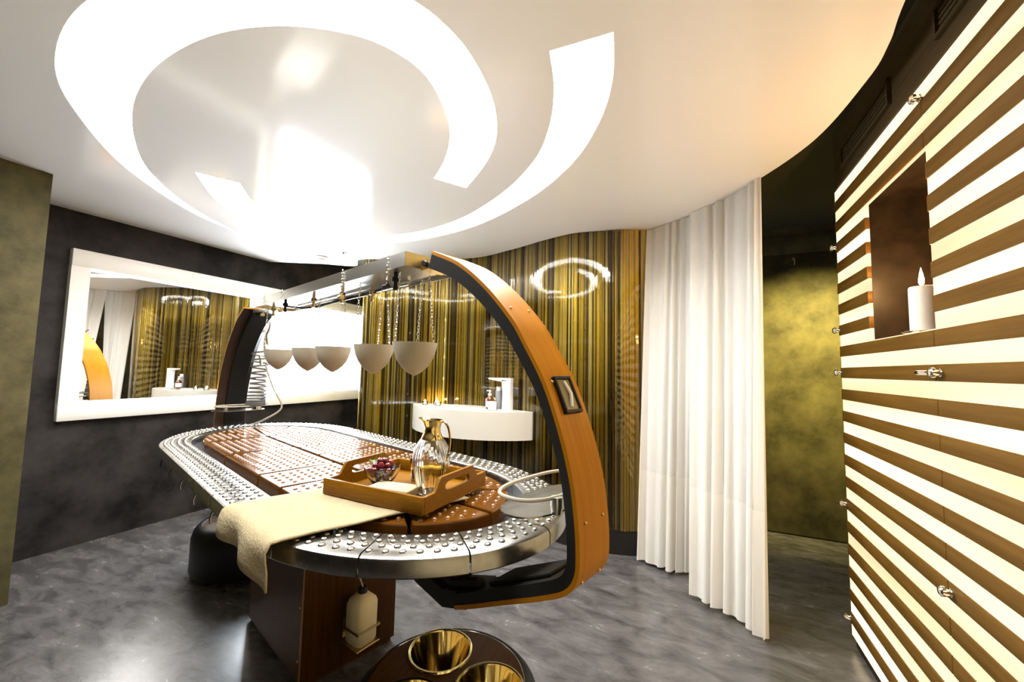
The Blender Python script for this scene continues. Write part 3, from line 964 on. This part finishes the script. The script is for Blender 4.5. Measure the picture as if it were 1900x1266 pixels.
ords = ('beside the coiled hose, farthest from the wooden arch', 'second along from the coiled hose', 'in the middle of the five', 'second from the orange wooden arch', 'nearest the orange wooden arch')
BOWLS = [(-0.585, 0.0), (-0.175, 0.0), (0.095, 0.0), (0.445, 0.0), (0.715, 0.0)]
for (u_, v_), w_ in zip(BOWLS, ords):
    t = thing('hanging_bowl', 'pointed cream bowl hanging on chains, ' + w_, 'bowl', loc(u_, v_ - 0.01, 1.222), TA, 'five bowls hanging under the beam')
    link('bowl', bowl_me, t)
    for a in (-100, 20, 140):
        a = math.radians(a)
        x_, y_ = 0.0725 * math.cos(a), 0.0725 * math.sin(a)
        top = (x_ * 0.55, max(-0.10, y_ * 0.9), 1.566 - 1.222)
        chain_mesh((x_, y_, 0.108), top).build('chain', M['chrome'], t)
# loose chains looped over the near rail of the beam
for u_ in (-0.50, -0.24, 0.39, 0.71):
    t = thing('rail_chain', 'short chain looped over the beam rail, %s' % {-0.50: 'at the end by the coiled hose', -0.24: 'second from the coiled hose', 0.39: 'third from the coiled hose', 0.71: 'at the end by the orange arch'}[u_], 'chain', loc(u_, BV0 - 0.006, BZ0), TA, 'chains looped over the beam rail')
    pts = [(0.0, 0.030, 0.049), (0.0, 0.0, 0.0485), (0.0, -0.004, 0.03), (0, -0.004, -0.02), (0, -0.002, -0.055)]
    k = chain_mesh(pts[1], pts[4])
    k.build('chain_links', M['chrome'], t)
    MB().tube([(-0.012, -0.004, -0.055), (0.012, -0.004, -0.055)], 0.008, 8).build('chain_weight', M['brass'] if u_ < 0.6 else M['black_steel'], t)

# ---- coiled hose
ch = thing('coiled_hose', 'transparent grey coiled shower hose hanging beside the far black arch', 'hose', loc(-1.235, 0.085, 0.946), TA)
pts = []
N = 16 * 14
for k in range(N + 1):
    f = k / N
    a = 2 * PI * 14 * f
    zz = 0.03 + 0.36 * (f ** 1.9)
    rr = 0.050 + 0.006 * math.sin(f * 7)
    pts.append((0.05 * f + rr * math.cos(a), rr * math.sin(a) - 0.01, zz))
MB().tube(pts, 0.0062, 6).build('coil', M['pipe'], ch)
MB().tube(catmull([pts[-1], (0.09, 0.0, 0.40), (0.14, -0.02, 0.46), (0.19, -0.01, 0.55), (0.15, 0.0, 0.60)], 6), 0.005, 7).build('hose_end', M['pipe'], ch)
MB().tube(catmull([(0.12, 0.0, 0.30), (0.13, 0.05, 0.15), (0.16, 0.10, 0.02), (0.10, 0.02, -0.06), (0.02, -0.02, -0.095)], 6), 0.006, 7).build('hose_tail', M['ceramic'], ch)
for b_, t_ in (((0.0, 0.0, 0.36), (0.04, 0.0, 0.30)), ((0.10, 0.0, 0.52), (0.14, 0.0, 0.44))):
    MB().tube([b_, Vector(b_).lerp(Vector(t_), 0.3), t_], [0.009, 0.008, 0.010], 8).build('nozzle', M['brass'], ch)
MB().tube([(0.0, 0.0, 0.001), (0.0, 0.0, 0.035)], 0.03, 14).build('coil_base', M['chrome'], ch)

# ================================================================== ON THE TABLE
# towel
tw = MB()
NU, NS = 26, 30
grid = []
for i in range(NU + 1):
    fu = i / NU
    for j in range(NS + 1):
        fs_ = j / NS
        hang = 0.060 + 0.004 * math.sin(fu * 9) + 0.030 * fu ** 2
        total = hang + 0.50
        s = fs_ * total
        e0 = Vector((0.525 + 0.35 * fu, -0.475))
        e1 = Vector((0.60 + 0.355 * fu, 0.035))
        if s < hang:
            dd = hang - s
            xx = e0.x + 0.03 * (dd / 0.1) * (fu - 0.1) * 0.4
            yy = e0.y - 0.010 - 0.010 * math.sin(fu * 11 + 0.6) * min(1, dd / 0.05)
            zz = ZT + 0.004 - dd
            if dd < 0.02:
                yy += 0.006 * (1 - dd / 0.02)
        else:
            f = (s - hang) / 0.50
            q_ = e0.lerp(e1, f)
            xx, yy = q_.x, q_.y - 0.004 * (1 - f)
            zz = ZT + 0.0098 + 0.0022 * (math.sin(9 * f + 3 * fu) * math.sin(7 * fu + 2 * f)) ** 2
            zz += -0.004 * max(0, 1 - (s - hang) / 0.015)
        grid.append((xx, yy, zz))
fcs = [(i * (NS + 1) + j, (i + 1) * (NS + 1) + j, (i + 1) * (NS + 1) + j + 1, i * (NS + 1) + j + 1) for i in range(NU) for j in range(NS)]
tw.add([(x - 0.65, y + 0.2, z - ZT) for x, y, z in grid], fcs)
two = tag(tw.build('towel', M['towel'], None, ang=80), 'cream towel lying under the tray and hanging over the steel rim', 'towel')
two.location = loc(0.65, -0.2, ZT)
two.rotation_euler.z = TA
sm = two.modifiers.new('thickness', 'SOLIDIFY')
sm.thickness = 0.004
sm.offset = 1

# tray
TZ = ZT + 0.0155
TRA = TA + math.radians(15.0)
TC = loc(0.765, -0.052, TZ)
TRW, TRD, TRH = 0.378, 0.322, 0.046
tr_ = thing('serving_tray', 'rectangular bamboo serving tray with cut-out handles on the table', 'tray', TC, TRA)
hw, hd_ = TRW / 2, TRD / 2
MB().box((-hw + 0.006, -hd_ + 0.006, 0.0), (hw - 0.006, hd_ - 0.006, 0.008)).build('tray_base', M['tray_wood'], tr_, smooth=False)
for s in (-1, 1):
    MB().cbox((0, s * (hd_ - 0.005), TRH / 2 + 0.001), (TRW, 0.010, TRH), 0.0015).build('long_side', M['tray_wood'], tr_)
    # handled end: outline with a slot
    yy0, yy1 = -hd_ + 0.0105, hd_ - 0.0105
    top = []
    for k in range(61):
        f = k / 60
        y_ = yy0 + (yy1 - yy0) * f
        a_ = abs(f - 0.5) * 2
        sm_ = max(0.0, min(1.0, (0.74 - a_) / 0.22))
        top.append((y_, TRH + 0.036 * sm_ * sm_ * (3 - 2 * sm_)))
    slot = [(0.062 * math.copysign(abs(math.cos(2 * PI * k / 24)) ** 0.4, math.cos(2 * PI * k / 24)), 0.052 + 0.013 * math.copysign(abs(math.sin(2 * PI * k / 24)) ** 0.7, math.sin(2 * PI * k / 24))) for k in range(24)]
    outl = [(yy0, 0.001)] + top + [(yy1, 0.001)]
    bm = bmesh.new()
    ed = []
    for lp in (outl, slot):
        vs = [bm.verts.new((0, a, b)) for a, b in lp]
        for k in range(len(vs)):
            ed.append(bm.edges.new((vs[k], vs[(k + 1) % len(vs)])))
    bmesh.ops.triangle_fill(bm, use_beauty=True, edges=ed)
    r_ = bmesh.ops.extrude_face_region(bm, geom=list(bm.faces))
    bmesh.ops.translate(bm, vec=(0.010, 0, 0), verts=[g for g in r_['geom'] if isinstance(g, bmesh.types.BMVert)])
    bmesh.ops.recalc_face_normals(bm, faces=bm.faces)
    me = bpy.data.meshes.new('handled_end')
    bm.to_mesh(me)
    bm.free()
    me.materials.append(M['tray_wood'])
    link('handled_end', me, tr_, (s * (hw - 0.005) - 0.005, 0, 0))
TM = Matrix.Translation(TC) @ Matrix.Rotation(TRA, 4, 'Z')
tl = lambda x, y, z: TM @ Vector((x, y, z))
PZ = 0.0085
# pitcher
pc = thing('glass_pitcher', 'ribbed glass water pitcher with golden collar and handle on the tray', 'pitcher', tl(0.100, -0.014, PZ), TRA)
prof = [(0.030, 0.0), (0.036, 0.006), (0.044, 0.04), (0.052, 0.08), (0.0545, 0.105), (0.050, 0.130), (0.040, 0.150), (0.031, 0.163), (0.027, 0.168)]
def ribbed(prof_, amp, nrib, seg):
    mb = MB()
    vs, fs = [], []
    n_ = len(prof_)
    for i_ in range(seg):
        a_ = 2 * PI * i_ / seg
        k_ = 1 + amp * (abs(math.sin(nrib * a_ / 2)))
        for r__, z__ in prof_:
            vs.append((r__ * k_ * math.cos(a_), r__ * k_ * math.sin(a_), z__))
    for i_ in range(seg):
        j_ = (i_ + 1) % seg
        for q_ in range(n_ - 1):
            fs.append((i_ * n_ + q_, j_ * n_ + q_, j_ * n_ + q_ + 1, i_ * n_ + q_ + 1))
    return mb.add(vs, fs)
pp = [(v.x, v.y) for v in catmull([(a, b, 0) for a, b in prof], 4)]
g_out = ribbed(pp, 0.05, 30, 180)
g_in = [(r__ - 0.003, z__ + (0.004 if z__ < 0.004 else 0)) for r__, z__ in pp]
body = ribbed(pp + [(0.0245, 0.168)] + [(a, b) for a, b in reversed(g_in)][1:] + [(0.0, 0.005)], 0.05, 30, 180)
body.lathe([(0.0, 0.0), (0.031, 0.0)], 24)
body.build('glass_body', M['glass'], pc, ang=50)
MB().lathe([(0.0, 0.008), (0.030, 0.008), (0.0395, 0.04), (0.0475, 0.08), (0.048, 0.086), (0.0, 0.086)], 40).build('water', M['water'], pc)
for k, (a_, z__) in enumerate(((0.4, 0.075), (2.3, 0.072), (4.2, 0.078))):
    MB().lathe([(0, -0.002), (0.016, -0.002), (0.016, 0.002), (0, 0.002)], 16, (0.022 * math.cos(a_), 0.022 * math.sin(a_), z__)).build('lemon_slice', M['lemon'], pc)
cl = MB()
rgs = []
for zz, rr, sp_ in ((0.160, 0.0335, 0), (0.165, 0.0325, 0), (0.172, 0.029, 0), (0.182, 0.0245, 0), (0.192, 0.0235, 0), (0.202, 0.0255, 0.004), (0.212, 0.0285, 0.012), (0.218, 0.030, 0.022)):
    ring = []
    for k in range(32):
        a_ = 2 * PI * k / 32
        lobe = max(0, math.cos(a_ - PI)) ** 6
        r__ = rr + sp_ * lobe
        ring.append((r__ * math.cos(a_), r__ * math.sin(a_), zz + sp_ * 0.2 * lobe))
    rgs.append(ring)
for rr_ in list(reversed(rgs)):
    rgs.append([(x * 0.93, y * 0.93, z) for x, y, z in rr_])
cl.rings(rgs, False, False).build('collar', M['gold'], pc, ang=60)
MB().tube(catmull([(0.026, 0, 0.212), (0.044, 0, 0.214), (0.060, 0, 0.196), (0.066, 0, 0.165), (0.064, 0, 0.135), (0.058, 0, 0.112), (0.056, 0, 0.102)], 6), [0.0035] * 36 + [0.003], 8).build('handle', M['gold'], pc)
# fruit bowl and fruit
FB = (-0.085, -0.025)
fb = thing('fruit_bowl', 'small clear glass bowl full of berries on the tray', 'bowl', tl(*FB, PZ), TRA)
MB().lathe([(0.0, 0.0), (0.024, 0.0), (0.026, 0.003), (0.042, 0.022), (0.054, 0.044), (0.058, 0.058), (0.0565, 0.059), (0.052, 0.044), (0.040, 0.024), (0.022, 0.006), (0.0, 0.0055)], 36).build('glass_bowl', M['glass'], fb, ang=50)
random.seed(5)
kinds = [('cherry', M['cherry'], 0.0105, 'dark red cherry'), ('raspberry', M['raspberry'], 0.0095, 'bright red raspberry'), ('blueberry', M['blueberry'], 0.0085, 'dark blue blueberry')]
fm = {k[0]: MB().sphere((0, 0, 0), k[2], 14, 10).mesh(k[0], k[1]) for k in kinds}
cap_me = MB().lathe([(0.003, 0.0), (0.0035, 0.0012), (0.0015, 0.0005), (0, 0.0003)], 8).mesh('crown', M['blueberry'])
stem_me = MB().tube([(0, 0, 0.009), (0.002, 0.001, 0.020), (0.006, 0.002, 0.028)], 0.0008, 5).mesh('stem', M['leaf'])
drup = MB()
for j in range(4):
    for k in range(9):
        a_ = 2 * PI * (k + 0.5 * (j % 2)) / 9
        t_ = PI * (j + 1) / 5.5
        drup.sphere((0.0085 * math.sin(t_) * math.cos(a_), 0.0085 * math.sin(t_) * math.sin(a_), 0.0085 * math.cos(t_)), 0.0028, 6, 4)
fm['raspberry'] = drup.mesh('raspberry', M['raspberry'])
spots = []
for lvl, zz, rad, n_ in ((0, 0.018, 0.016, 4), (1, 0.034, 0.029, 8), (2, 0.050, 0.036, 10), (3, 0.064, 0.024, 7), (4, 0.074, 0.009, 3)):
    for k in range(n_):
        a_ = 2 * PI * (k + 0.3 * lvl) / n_
        spots.append((rad * math.cos(a_), rad * math.sin(a_), zz + random.uniform(-0.002, 0.002)))
for n_, (x, y, z) in enumerate(spots):
    kd = kinds[random.choices((0, 1, 2), (4, 3, 4))[0]]
    lay = 'heaped on top of the glass bowl' if z > 0.058 else ('near the rim of the glass bowl' if z > 0.042 else 'deep inside the glass bowl')
    t = thing(kd[0], kd[3] + ' ' + lay, 'berry', tl(FB[0] + x, FB[1] + y, PZ + z), random.uniform(0, 6), kd[0] + ' fruit ' + lay)
    link('fruit', fm[kd[0]], t)
    if kd[0] == 'blueberry':
        link('crown', cap_me, t, (0, 0, 0.0080))
    if kd[0] == 'cherry' and z > 0.058:
        link('stem', stem_me, t)
sg = thing('mint_sprig', 'small green mint sprig on the edge of the fruit bowl', 'herb', tl(FB[0] - 0.048, FB[1] + 0.012, PZ + 0.058), TRA)
for a_ in (-0.8, 0.1, 0.9, 2.2, 3.4):
    c_, s_ = math.cos(a_), math.sin(a_)
    lf = [(0, 0, 0), (0.008, 0.005, 0.004), (0.017, 0.0035, 0.007), (0.022, 0, 0.006), (0.017, -0.0035, 0.007), (0.008, -0.005, 0.004), (0.01, 0, 0.0025)]
    MB().add([(x * c_ - y * s_, x * s_ + y * c_, z + 0.004 * abs(a_) / 3) for x, y, z in lf], [(0, 6, 1), (1, 6, 2), (2, 6, 3), (3, 6, 4), (4, 6, 5), (5, 6, 0)]).build('leaf', M['leaf'], sg)
# tumbler
gl = thing('tumbler', 'clear glass tumbler behind the pitcher on the tray', 'glass', tl(-0.015, 0.075, PZ), TRA)
MB().lathe([(0.0, 0.0), (0.027, 0.0), (0.029, 0.004), (0.033, 0.076), (0.0322, 0.0765), (0.030, 0.072), (0.0265, 0.010), (0.0, 0.008)], 32).build('glass_wall', M['glass'], gl, ang=50)
MB().lathe([(0.0, 0.0105), (0.0255, 0.0105), (0.0275, 0.04), (0.0, 0.04)], 28).build('drink', M['water'], gl)
# folded napkin / booklet
nk = thing('folded_napkin', 'cream folded napkin between fruit bowl and pitcher on the tray', 'napkin', tl(0.008, -0.075, PZ), TRA + math.radians(8))
for k in range(3):
    MB().cbox((0.002 * k, 0, 0.004 + k * 0.0075), (0.150 - 0.004 * k, 0.075, 0.007), 0.003).build('fold', M['paper'], nk)

# ================================================================== STOOLS
def stool(px, py, label, r_=0.285, h=0.30, group='round black stools'):
    t = thing('round_stool', label, 'stool', (px, py, 0), 0.4, group)
    MB().lathe([(0.0, 0.022), (r_ - 0.03, 0.022), (r_ - 0.008, 0.028), (r_, 0.045), (r_, h - 0.075), (r_ - 0.012, h - 0.035), (r_ - 0.035, h - 0.010), (r_ - 0.048, h - 0.004), (r_ - 0.052, h - 0.012), (0.0, h - 0.012)], 64).build('padded_body', M['black_leather'], t, ang=50)
    MB().lathe([(0.0, 0.0), (r_ - 0.06, 0.0), (r_ - 0.06, 0.022), (0.0, 0.022)], 48).build('plinth', M['rubber'], t)
    return t
st1 = stool(-2.55, 1.665, 'round black padded stool with wooden top behind the table')
MB().lathe([(0.0, 0.292), (0.222, 0.292), (0.228, 0.289), (0.228, 0.285), (0.0, 0.285)], 56).build('wood_top', M['stool_wood'], st1)
NS_C = (-0.695, 1.095)
st2 = stool(*NS_C, 'round black stool with wooden top holding three metal bowls', 0.29)
bk = []
for a_ in (132, 12, 252):
    bk.append((0.137 * math.cos(math.radians(a_)), 0.137 * math.sin(math.radians(a_))))
bm = bmesh.new()
ed = []
lps = [[(0.236 * math.cos(2 * PI * k / 64), 0.236 * math.sin(2 * PI * k / 64)) for k in range(64)]] + [[(x + 0.100 * math.cos(2 * PI * k / 40), y + 0.100 * math.sin(2 * PI * k / 40)) for k in range(40)] for x, y in bk]
for lp in lps:
    vs = [bm.verts.new((a, b, 0.2885)) for a, b in lp]
    for k in range(len(vs)):
        ed.append(bm.edges.new((vs[k], vs[(k + 1) % len(vs)])))
bmesh.ops.triangle_fill(bm, use_beauty=True, edges=ed)
r_ = bmesh.ops.extrude_face_region(bm, geom=list(bm.faces))
bmesh.ops.translate(bm, vec=(0, 0, 0.006), verts=[g for g in r_['geom'] if isinstance(g, bmesh.types.BMVert)])
bmesh.ops.recalc_face_normals(bm, faces=bm.faces)
me = bpy.data.meshes.new('wood_top')
bm.to_mesh(me)
bm.free()
me.materials.append(M['stool_wood'])
wt = link('wood_top', me, st2)
MB().lathe([(0.237, 0.2885), (0.2375, 0.2945), (0.241, 0.2945), (0.2405, 0.2885)], 64).build('steel_ring', M['chrome'], st2)
st2_body = [c for c in st2.children if c.name.startswith('padded_body')][0]
# open the body so that the bowls sink in
hb = MB().lathe([(0.0, 0.022), (0.26, 0.022), (0.282, 0.028), (0.29, 0.045), (0.29, 0.225), (0.278, 0.265), (0.255, 0.290), (0.2425, 0.296), (0.2415, 0.285), (0.2415, 0.06), (0.0, 0.06)], 64).mesh('padded_body', M['black_leather'], True, 50)
st2_body.data = hb
bp_ = [(0.0, 0.004), (0.045, 0.004), (0.050, 0.0), (0.056, 0.0), (0.058, 0.006), (0.098, 0.176), (0.1055, 0.181), (0.107, 0.178), (0.1085, 0.181), (0.1065, 0.186), (0.1035, 0.186), (0.0985, 0.184), (0.096, 0.176), (0.056, 0.012), (0.050, 0.012), (0.048, 0.008), (0.0, 0.008)]
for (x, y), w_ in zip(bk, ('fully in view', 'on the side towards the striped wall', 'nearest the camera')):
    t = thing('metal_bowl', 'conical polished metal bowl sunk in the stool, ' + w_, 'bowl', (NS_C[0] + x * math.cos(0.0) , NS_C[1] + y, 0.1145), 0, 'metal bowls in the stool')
    MB().lathe(bp_, 64).build('cone', M['reflect_tint'], t, ang=40)
st2.rotation_euler.z = 0

# ================================================================== BASIN
SZ = 0.92
cL, cR = Vector((-2.36, 3.005)), Vector((-1.135, 2.905))
nb = 40
front, back = [], []
ch_ = cR - cL
nr = Vector((ch_.y, -ch_.x)).normalized()
for k in range(nb + 1):
    f = k / nb
    s_ = 1 - (2 * f - 1) ** 2
    front.append(cL.lerp(cR, f) + nr * (0.265 * s_ ** 0.85 * (1.06 - 0.12 * (0.5 - f))))
# back follows the clear panel
gp = offset_path(rp, 0.020)
def wall_y(x):
    best = min((q for q in gp if q.y < 3.2), key=lambda q: abs(q.x - x))
    return best.y
for k in range(nb + 1):
    f = 1 - k / nb
    x = cL.x + (cR.x - cL.x) * f
    back.append(Vector((x, max(wall_y(x) - 0.002, cL.lerp(cR, f).y + 0.001))))
bs = thing('wash_basin', 'white half-round wash basin mounted on the reed wall', 'basin', (-1.72, 2.95, SZ))
org = Vector((-1.72, 2.95))
outl = [p - org for p in front] + [p - org for p in back]
well = [Vector((0.36 * math.copysign(abs(math.cos(2 * PI * k / 40)) ** 0.85, math.cos(2 * PI * k / 40)) - 0.06, 0.115 * math.sin(2 * PI * k / 40) - 0.085)) for k in range(40)]
bm = bmesh.new()
ed = []
for lp in (outl, well):
    vs = [bm.verts.new((p.x, p.y, 0)) for p in lp]
    for k in range(len(vs)):
        ed.append(bm.edges.new((vs[k], vs[(k + 1) % len(vs)])))
bmesh.ops.triangle_fill(bm, use_beauty=True, edges=ed)
bmesh.ops.recalc_face_normals(bm, faces=bm.faces)
me = bpy.data.meshes.new('basin_top')
bm.to_mesh(me)
bm.free()
mb = MB()
mb.v = [tuple(v.co) for v in me.vertices]
mb.f = [tuple(p.vertices) for p in me.polygons]
n_ = len(outl)
mb.add([(p.x, p.y, 0) for p in outl] + [(p.x, p.y, -0.215) for p in outl], [(k, (k + 1) % n_, n_ + (k + 1) % n_, n_ + k) for k in range(n_)] + [tuple(range(n_, 2 * n_))])
mb.build('basin_body', M['sink'], bs, ang=40)
rgs = []
for sc, zz in ((1, 0), (0.97, -0.008), (0.9, -0.06), (0.7, -0.095), (0.1, -0.105)):
    cx_ = Vector((-0.06, -0.085))
    rgs.append([(cx_.x + (p.x - cx_.x) * sc, cx_.y + (p.y - cx_.y) * sc, zz) for p in well])
MB().rings(rgs, False, True).build('basin_well', M['sink'], bs, ang=60)
# tap
fc = thing('basin_tap', 'tall white single-lever tap on the wash basin', 'tap', (-1.36, 2.93, SZ), 0)
MB().rings([[(-0.036, -0.03, 0.0), (0.036, -0.03, 0), (0.036, 0.03, 0), (-0.036, 0.03, 0)], [(-0.034, -0.028, 0.14), (0.034, -0.028, 0.14), (0.034, 0.028, 0.14), (-0.034, 0.028, 0.14)],
            [(-0.040, -0.028, 0.21), (0.034, -0.028, 0.21), (0.034, 0.028, 0.21), (-0.040, 0.028, 0.21)], [(-0.045, -0.028, 0.243), (0.036, -0.028, 0.243), (0.036, 0.028, 0.243), (-0.045, 0.028, 0.243)]]).build('tap_body', M['white'], fc, ang=50)
MB().rings([[(0.036, -0.028, 0.244), (0.036, 0.028, 0.244), (0.036, 0.028, 0.258), (0.036, -0.028, 0.258)], [(-0.05, -0.028, 0.230), (-0.05, 0.028, 0.230), (-0.05, 0.028, 0.258), (-0.05, -0.028, 0.258)],
            [(-0.165, -0.024, 0.246), (-0.165, 0.024, 0.246), (-0.165, 0.024, 0.258), (-0.165, -0.024, 0.258)]]).build('spout', M['white'], fc, ang=50)
# things on the basin
am = thing('soap_bottle', 'small amber pump bottle with white label beside the tap', 'bottle', (-1.53, 2.945, SZ + 0.001))
MB().lathe([(0, 0), (0.030, 0.0), (0.033, 0.004), (0.033, 0.07), (0.030, 0.088), (0.015, 0.105), (0.013, 0.11), (0, 0.11)], 24).build('bottle_body', M['amber'], am)
MB().lathe([(0.0335, 0.015), (0.0338, 0.015), (0.0338, 0.065), (0.0335, 0.065)], 24).build('paper_label', M['white'], am)
MB().lathe([(0, 0.11), (0.015, 0.11), (0.015, 0.124), (0.006, 0.126), (0.005, 0.142), (0.011, 0.144), (0.011, 0.153), (0, 0.153)], 16).tube([(0, 0, 0.149), (-0.028, 0, 0.147)], 0.004, 8).build('pump', M['white'], am)
gb = thing('grey_bottle', 'slim grey bottle with white cap behind the tap', 'bottle', (-1.475, 3.0, SZ + 0.001))
MB().lathe([(0, 0), (0.026, 0.0), (0.028, 0.003), (0.028, 0.14), (0.024, 0.150), (0, 0.150)], 20).build('bottle_body', M['grey_bottle'], gb)
MB().lathe([(0, 0.150), (0.019, 0.150), (0.019, 0.178), (0.016, 0.182), (0, 0.182)], 20).build('cap', M['white'], gb)
cp = thing('white_jar', 'small white candle jar standing before the tap', 'jar', (-1.475, 2.885, SZ + 0.001))
MB().lathe([(0, 0), (0.033, 0.0), (0.035, 0.003), (0.035, 0.062), (0.033, 0.064), (0.031, 0.060), (0.031, 0.01), (0, 0.01)], 24).build('jar_body', M['white'], cp)
MB().lathe([(0.0, 0.05), (0.0305, 0.05)], 20).build('jar_wax', M['wax'], cp)
for (x, y), w_ in zip(((-2.17, 2.93), (-2.09, 2.985), (-2.01, 2.90)), ('at the far left corner of the basin', 'at the back edge of the basin', 'at the front of the three on the basin')):
    t = thing('tealight', 'lit tealight in a clear glass cup, ' + w_, 'tealight', (x, y, SZ + 0.001), 0, 'tealights on the basin')
    MB().lathe([(0.0, 0.0), (0.022, 0.0), (0.026, 0.035), (0.0245, 0.035), (0.021, 0.004), (0, 0.004)], 20).build('glass_cup', M['thin_glass'], t)
    MB().lathe([(0, 0.0042), (0.0195, 0.0042), (0.020, 0.018), (0, 0.018)], 18).build('wax', M['wax'], t)
    MB().lathe([(0, 0.019), (0.004, 0.025), (0.0045, 0.031), (0.002, 0.042), (0, 0.047)], 10).build('flame', M['flame'], t)

# ================================================================== CURTAINS
def curtain(top, bot, pleats, label, zb, zh, amp, split=None, seed=1):
    t = thing('sheer_curtain', label, 'curtain', (top[0][0], top[0][1], 0), 0, 'sheer white curtains')
    tp = catmull([(a, b, 0) for a, b in top], 12)
    bt_ = catmull([(a, b, 0) for a, b in bot], 12)
    NX = pleats * 12
    def at(path, f):
        x = f * (len(path) - 1)
        k = min(int(x), len(path) - 2)
        return path[k].lerp(path[k + 1], x - k)
    random.seed(seed)
    ph = [random.uniform(-0.8, 0.8) for _ in range(pleats + 2)]
    ox, oy = top[0]
    def pt(f, g):
        a, b = at(tp, f), at(bt_, f)
        p_ = a.lerp(b, g)
        ta = (at(tp, min(1, f + .02)) - at(tp, max(0, f - .02))).normalized()
        nn = Vector((ta.y, -ta.x, 0))
        k = f * pleats
        w_ = math.sin(2 * PI * k + ph[int(min(k, pleats))] * 0.5 + 0.5 * g * math.sin(3 * k))
        am_ = amp * (0.45 + 0.75 * g) * (0.7 + 0.5 * math.sin(1.7 * k + seed))
        p_ = p_ + nn * (am_ * w_) + ta * (0.25 * am_ * math.cos(4 * PI * k))
        ztop, zbot = ZC - 0.004, zb(f)
        return Vector((p_.x - ox, p_.y - oy, ztop + (zbot - ztop) * g))
    GH = (ZC - zh) / (ZC - 0.03)
    NZ = 26
    def sheet(g0, g1, nz, off=0.0):
        vs = [pt(i_ / NX, g0 + (g1 - g0) * j_ / nz) for i_ in range(NX + 1) for j_ in range(nz + 1)]
        if off:
            vs = [v + Vector((-0.3, -0.9, 0)).normalized() * off for v in vs]
        return MB().add(vs, [(i_ * (nz + 1) + j_, (i_ + 1) * (nz + 1) + j_, (i_ + 1) * (nz + 1) + j_ + 1, i_ * (nz + 1) + j_ + 1) for i_ in range(NX) for j_ in range(nz)])
    sheet(0, GH, NZ).build('voile', M['curtain'], t, ang=180)
    sheet(GH, 1, 10).build('hem', M['hem'], t, ang=180)
    return t
curtain([(-0.285, 2.945), (-0.16, 2.87), (-0.06, 2.81), (0.05, 2.72)], [(-0.33, 2.82), (-0.22, 2.775), (-0.10, 2.75), (-0.01, 2.79)], 6,
        'sheer white curtain panel hanging next to the reed wall', lambda f: 0.02, 0.60, 0.022, seed=2)
curtain([(0.0, 2.72), (0.12, 2.62), (0.22, 2.52), (0.30, 2.40), (0.335, 2.33)], [(-0.03, 2.50), (0.08, 2.45), (0.16, 2.40), (0.25, 2.33), (0.295, 2.26)], 7,
        'sheer white curtain panel hanging beside the dark passage', lambda f: 0.03 - 0.015 * f, 0.60, 0.026, seed=4)

# ================================================================== SMALL FITTINGS
cd = thing('pillar_candle', 'lit white pillar candle in the dark wall niche', 'candle', (XR + 0.040, 1.765, NZ0 + 0.001))
MB().lathe([(0, 0.0), (0.048, 0.0), (0.055, 0.004), (0.054, 0.006), (0.046, 0.004), (0, 0.004)], 28).build('dish', M['chrome'], cd)
MB().lathe([(0, 0.0045), (0.034, 0.0045), (0.034, 0.150), (0.032, 0.156), (0.022, 0.154), (0, 0.149)], 28).build('wax', M['wax'], cd)
MB().tube([(0, 0, 0.149), (0.001, 0, 0.162)], 0.0015, 6).build('wick', M['rubber'], cd)
MB().lathe([(0, 0.158), (0.006, 0.166), (0.0075, 0.176), (0.005, 0.196), (0.0015, 0.215), (0, 0.222)], 12).build('flame', M['flame'], cd)
cl_ = bpy.data.lights.new('candle_glow', 'POINT')
cl_.energy = 1.6
cl_.color = (1.0, 0.55, 0.2)
cl_.shadow_soft_size = 0.01
link('candle_glow', cl_, cd, (0, 0, 0.235))
hk = thing('wall_hook', 'small brass robe hook on the dark back wall', 'hook', (0.765, 3.816, 2.19))
MB().lathe([(0, -0.004), (0.014, -0.004), (0.014, 0.004), (0, 0.004)], 14).tube([(0, 0, 0), (0, 0, -0.001)], 0.001, 4).build('rose', M['brass'], hk).rotation_euler = (PI / 2, 0, 0)
MB().tube(catmull([(0, -0.002, 0.0), (0, -0.03, -0.004), (0, -0.036, -0.03), (0, -0.022, -0.05), (0, -0.03, -0.058)], 5), 0.004, 7).build('hook_arm', M['brass'], hk)
sd = thing('smoke_detector', 'round white smoke detector on the ceiling', 'smoke detector', (-3.174, 2.60, ZC))
MB().lathe([(0, 0), (0.055, 0.0), (0.058, -0.010), (0.056, -0.018), (0.045, -0.022), (0, -0.022)], 28).build('base', M['white'], sd)
MB().lathe([(0, -0.0225), (0.036, -0.0225), (0.034, -0.040), (0.026, -0.046), (0, -0.046)], 24).build('sensor_cap', M['white'], sd)
sk = thing('sprinkler_head', 'small chrome sprinkler head on the ceiling', 'sprinkler', (-2.871, 2.58, ZC))
MB().lathe([(0, 0), (0.034, 0.0), (0.032, -0.006), (0.012, -0.008), (0.010, -0.028), (0, -0.028)], 20).build('escutcheon', M['chrome'], sk)
MB().tube([(-0.012, 0, -0.026), (-0.014, 0, -0.045), (0, 0, -0.056), (0.014, 0, -0.045), (0.012, 0, -0.026)], 0.0025, 6).lathe([(0, -0.056), (0.020, -0.057), (0.020, -0.059), (0, -0.060)], 14).build('deflector', M['chrome'], sk)
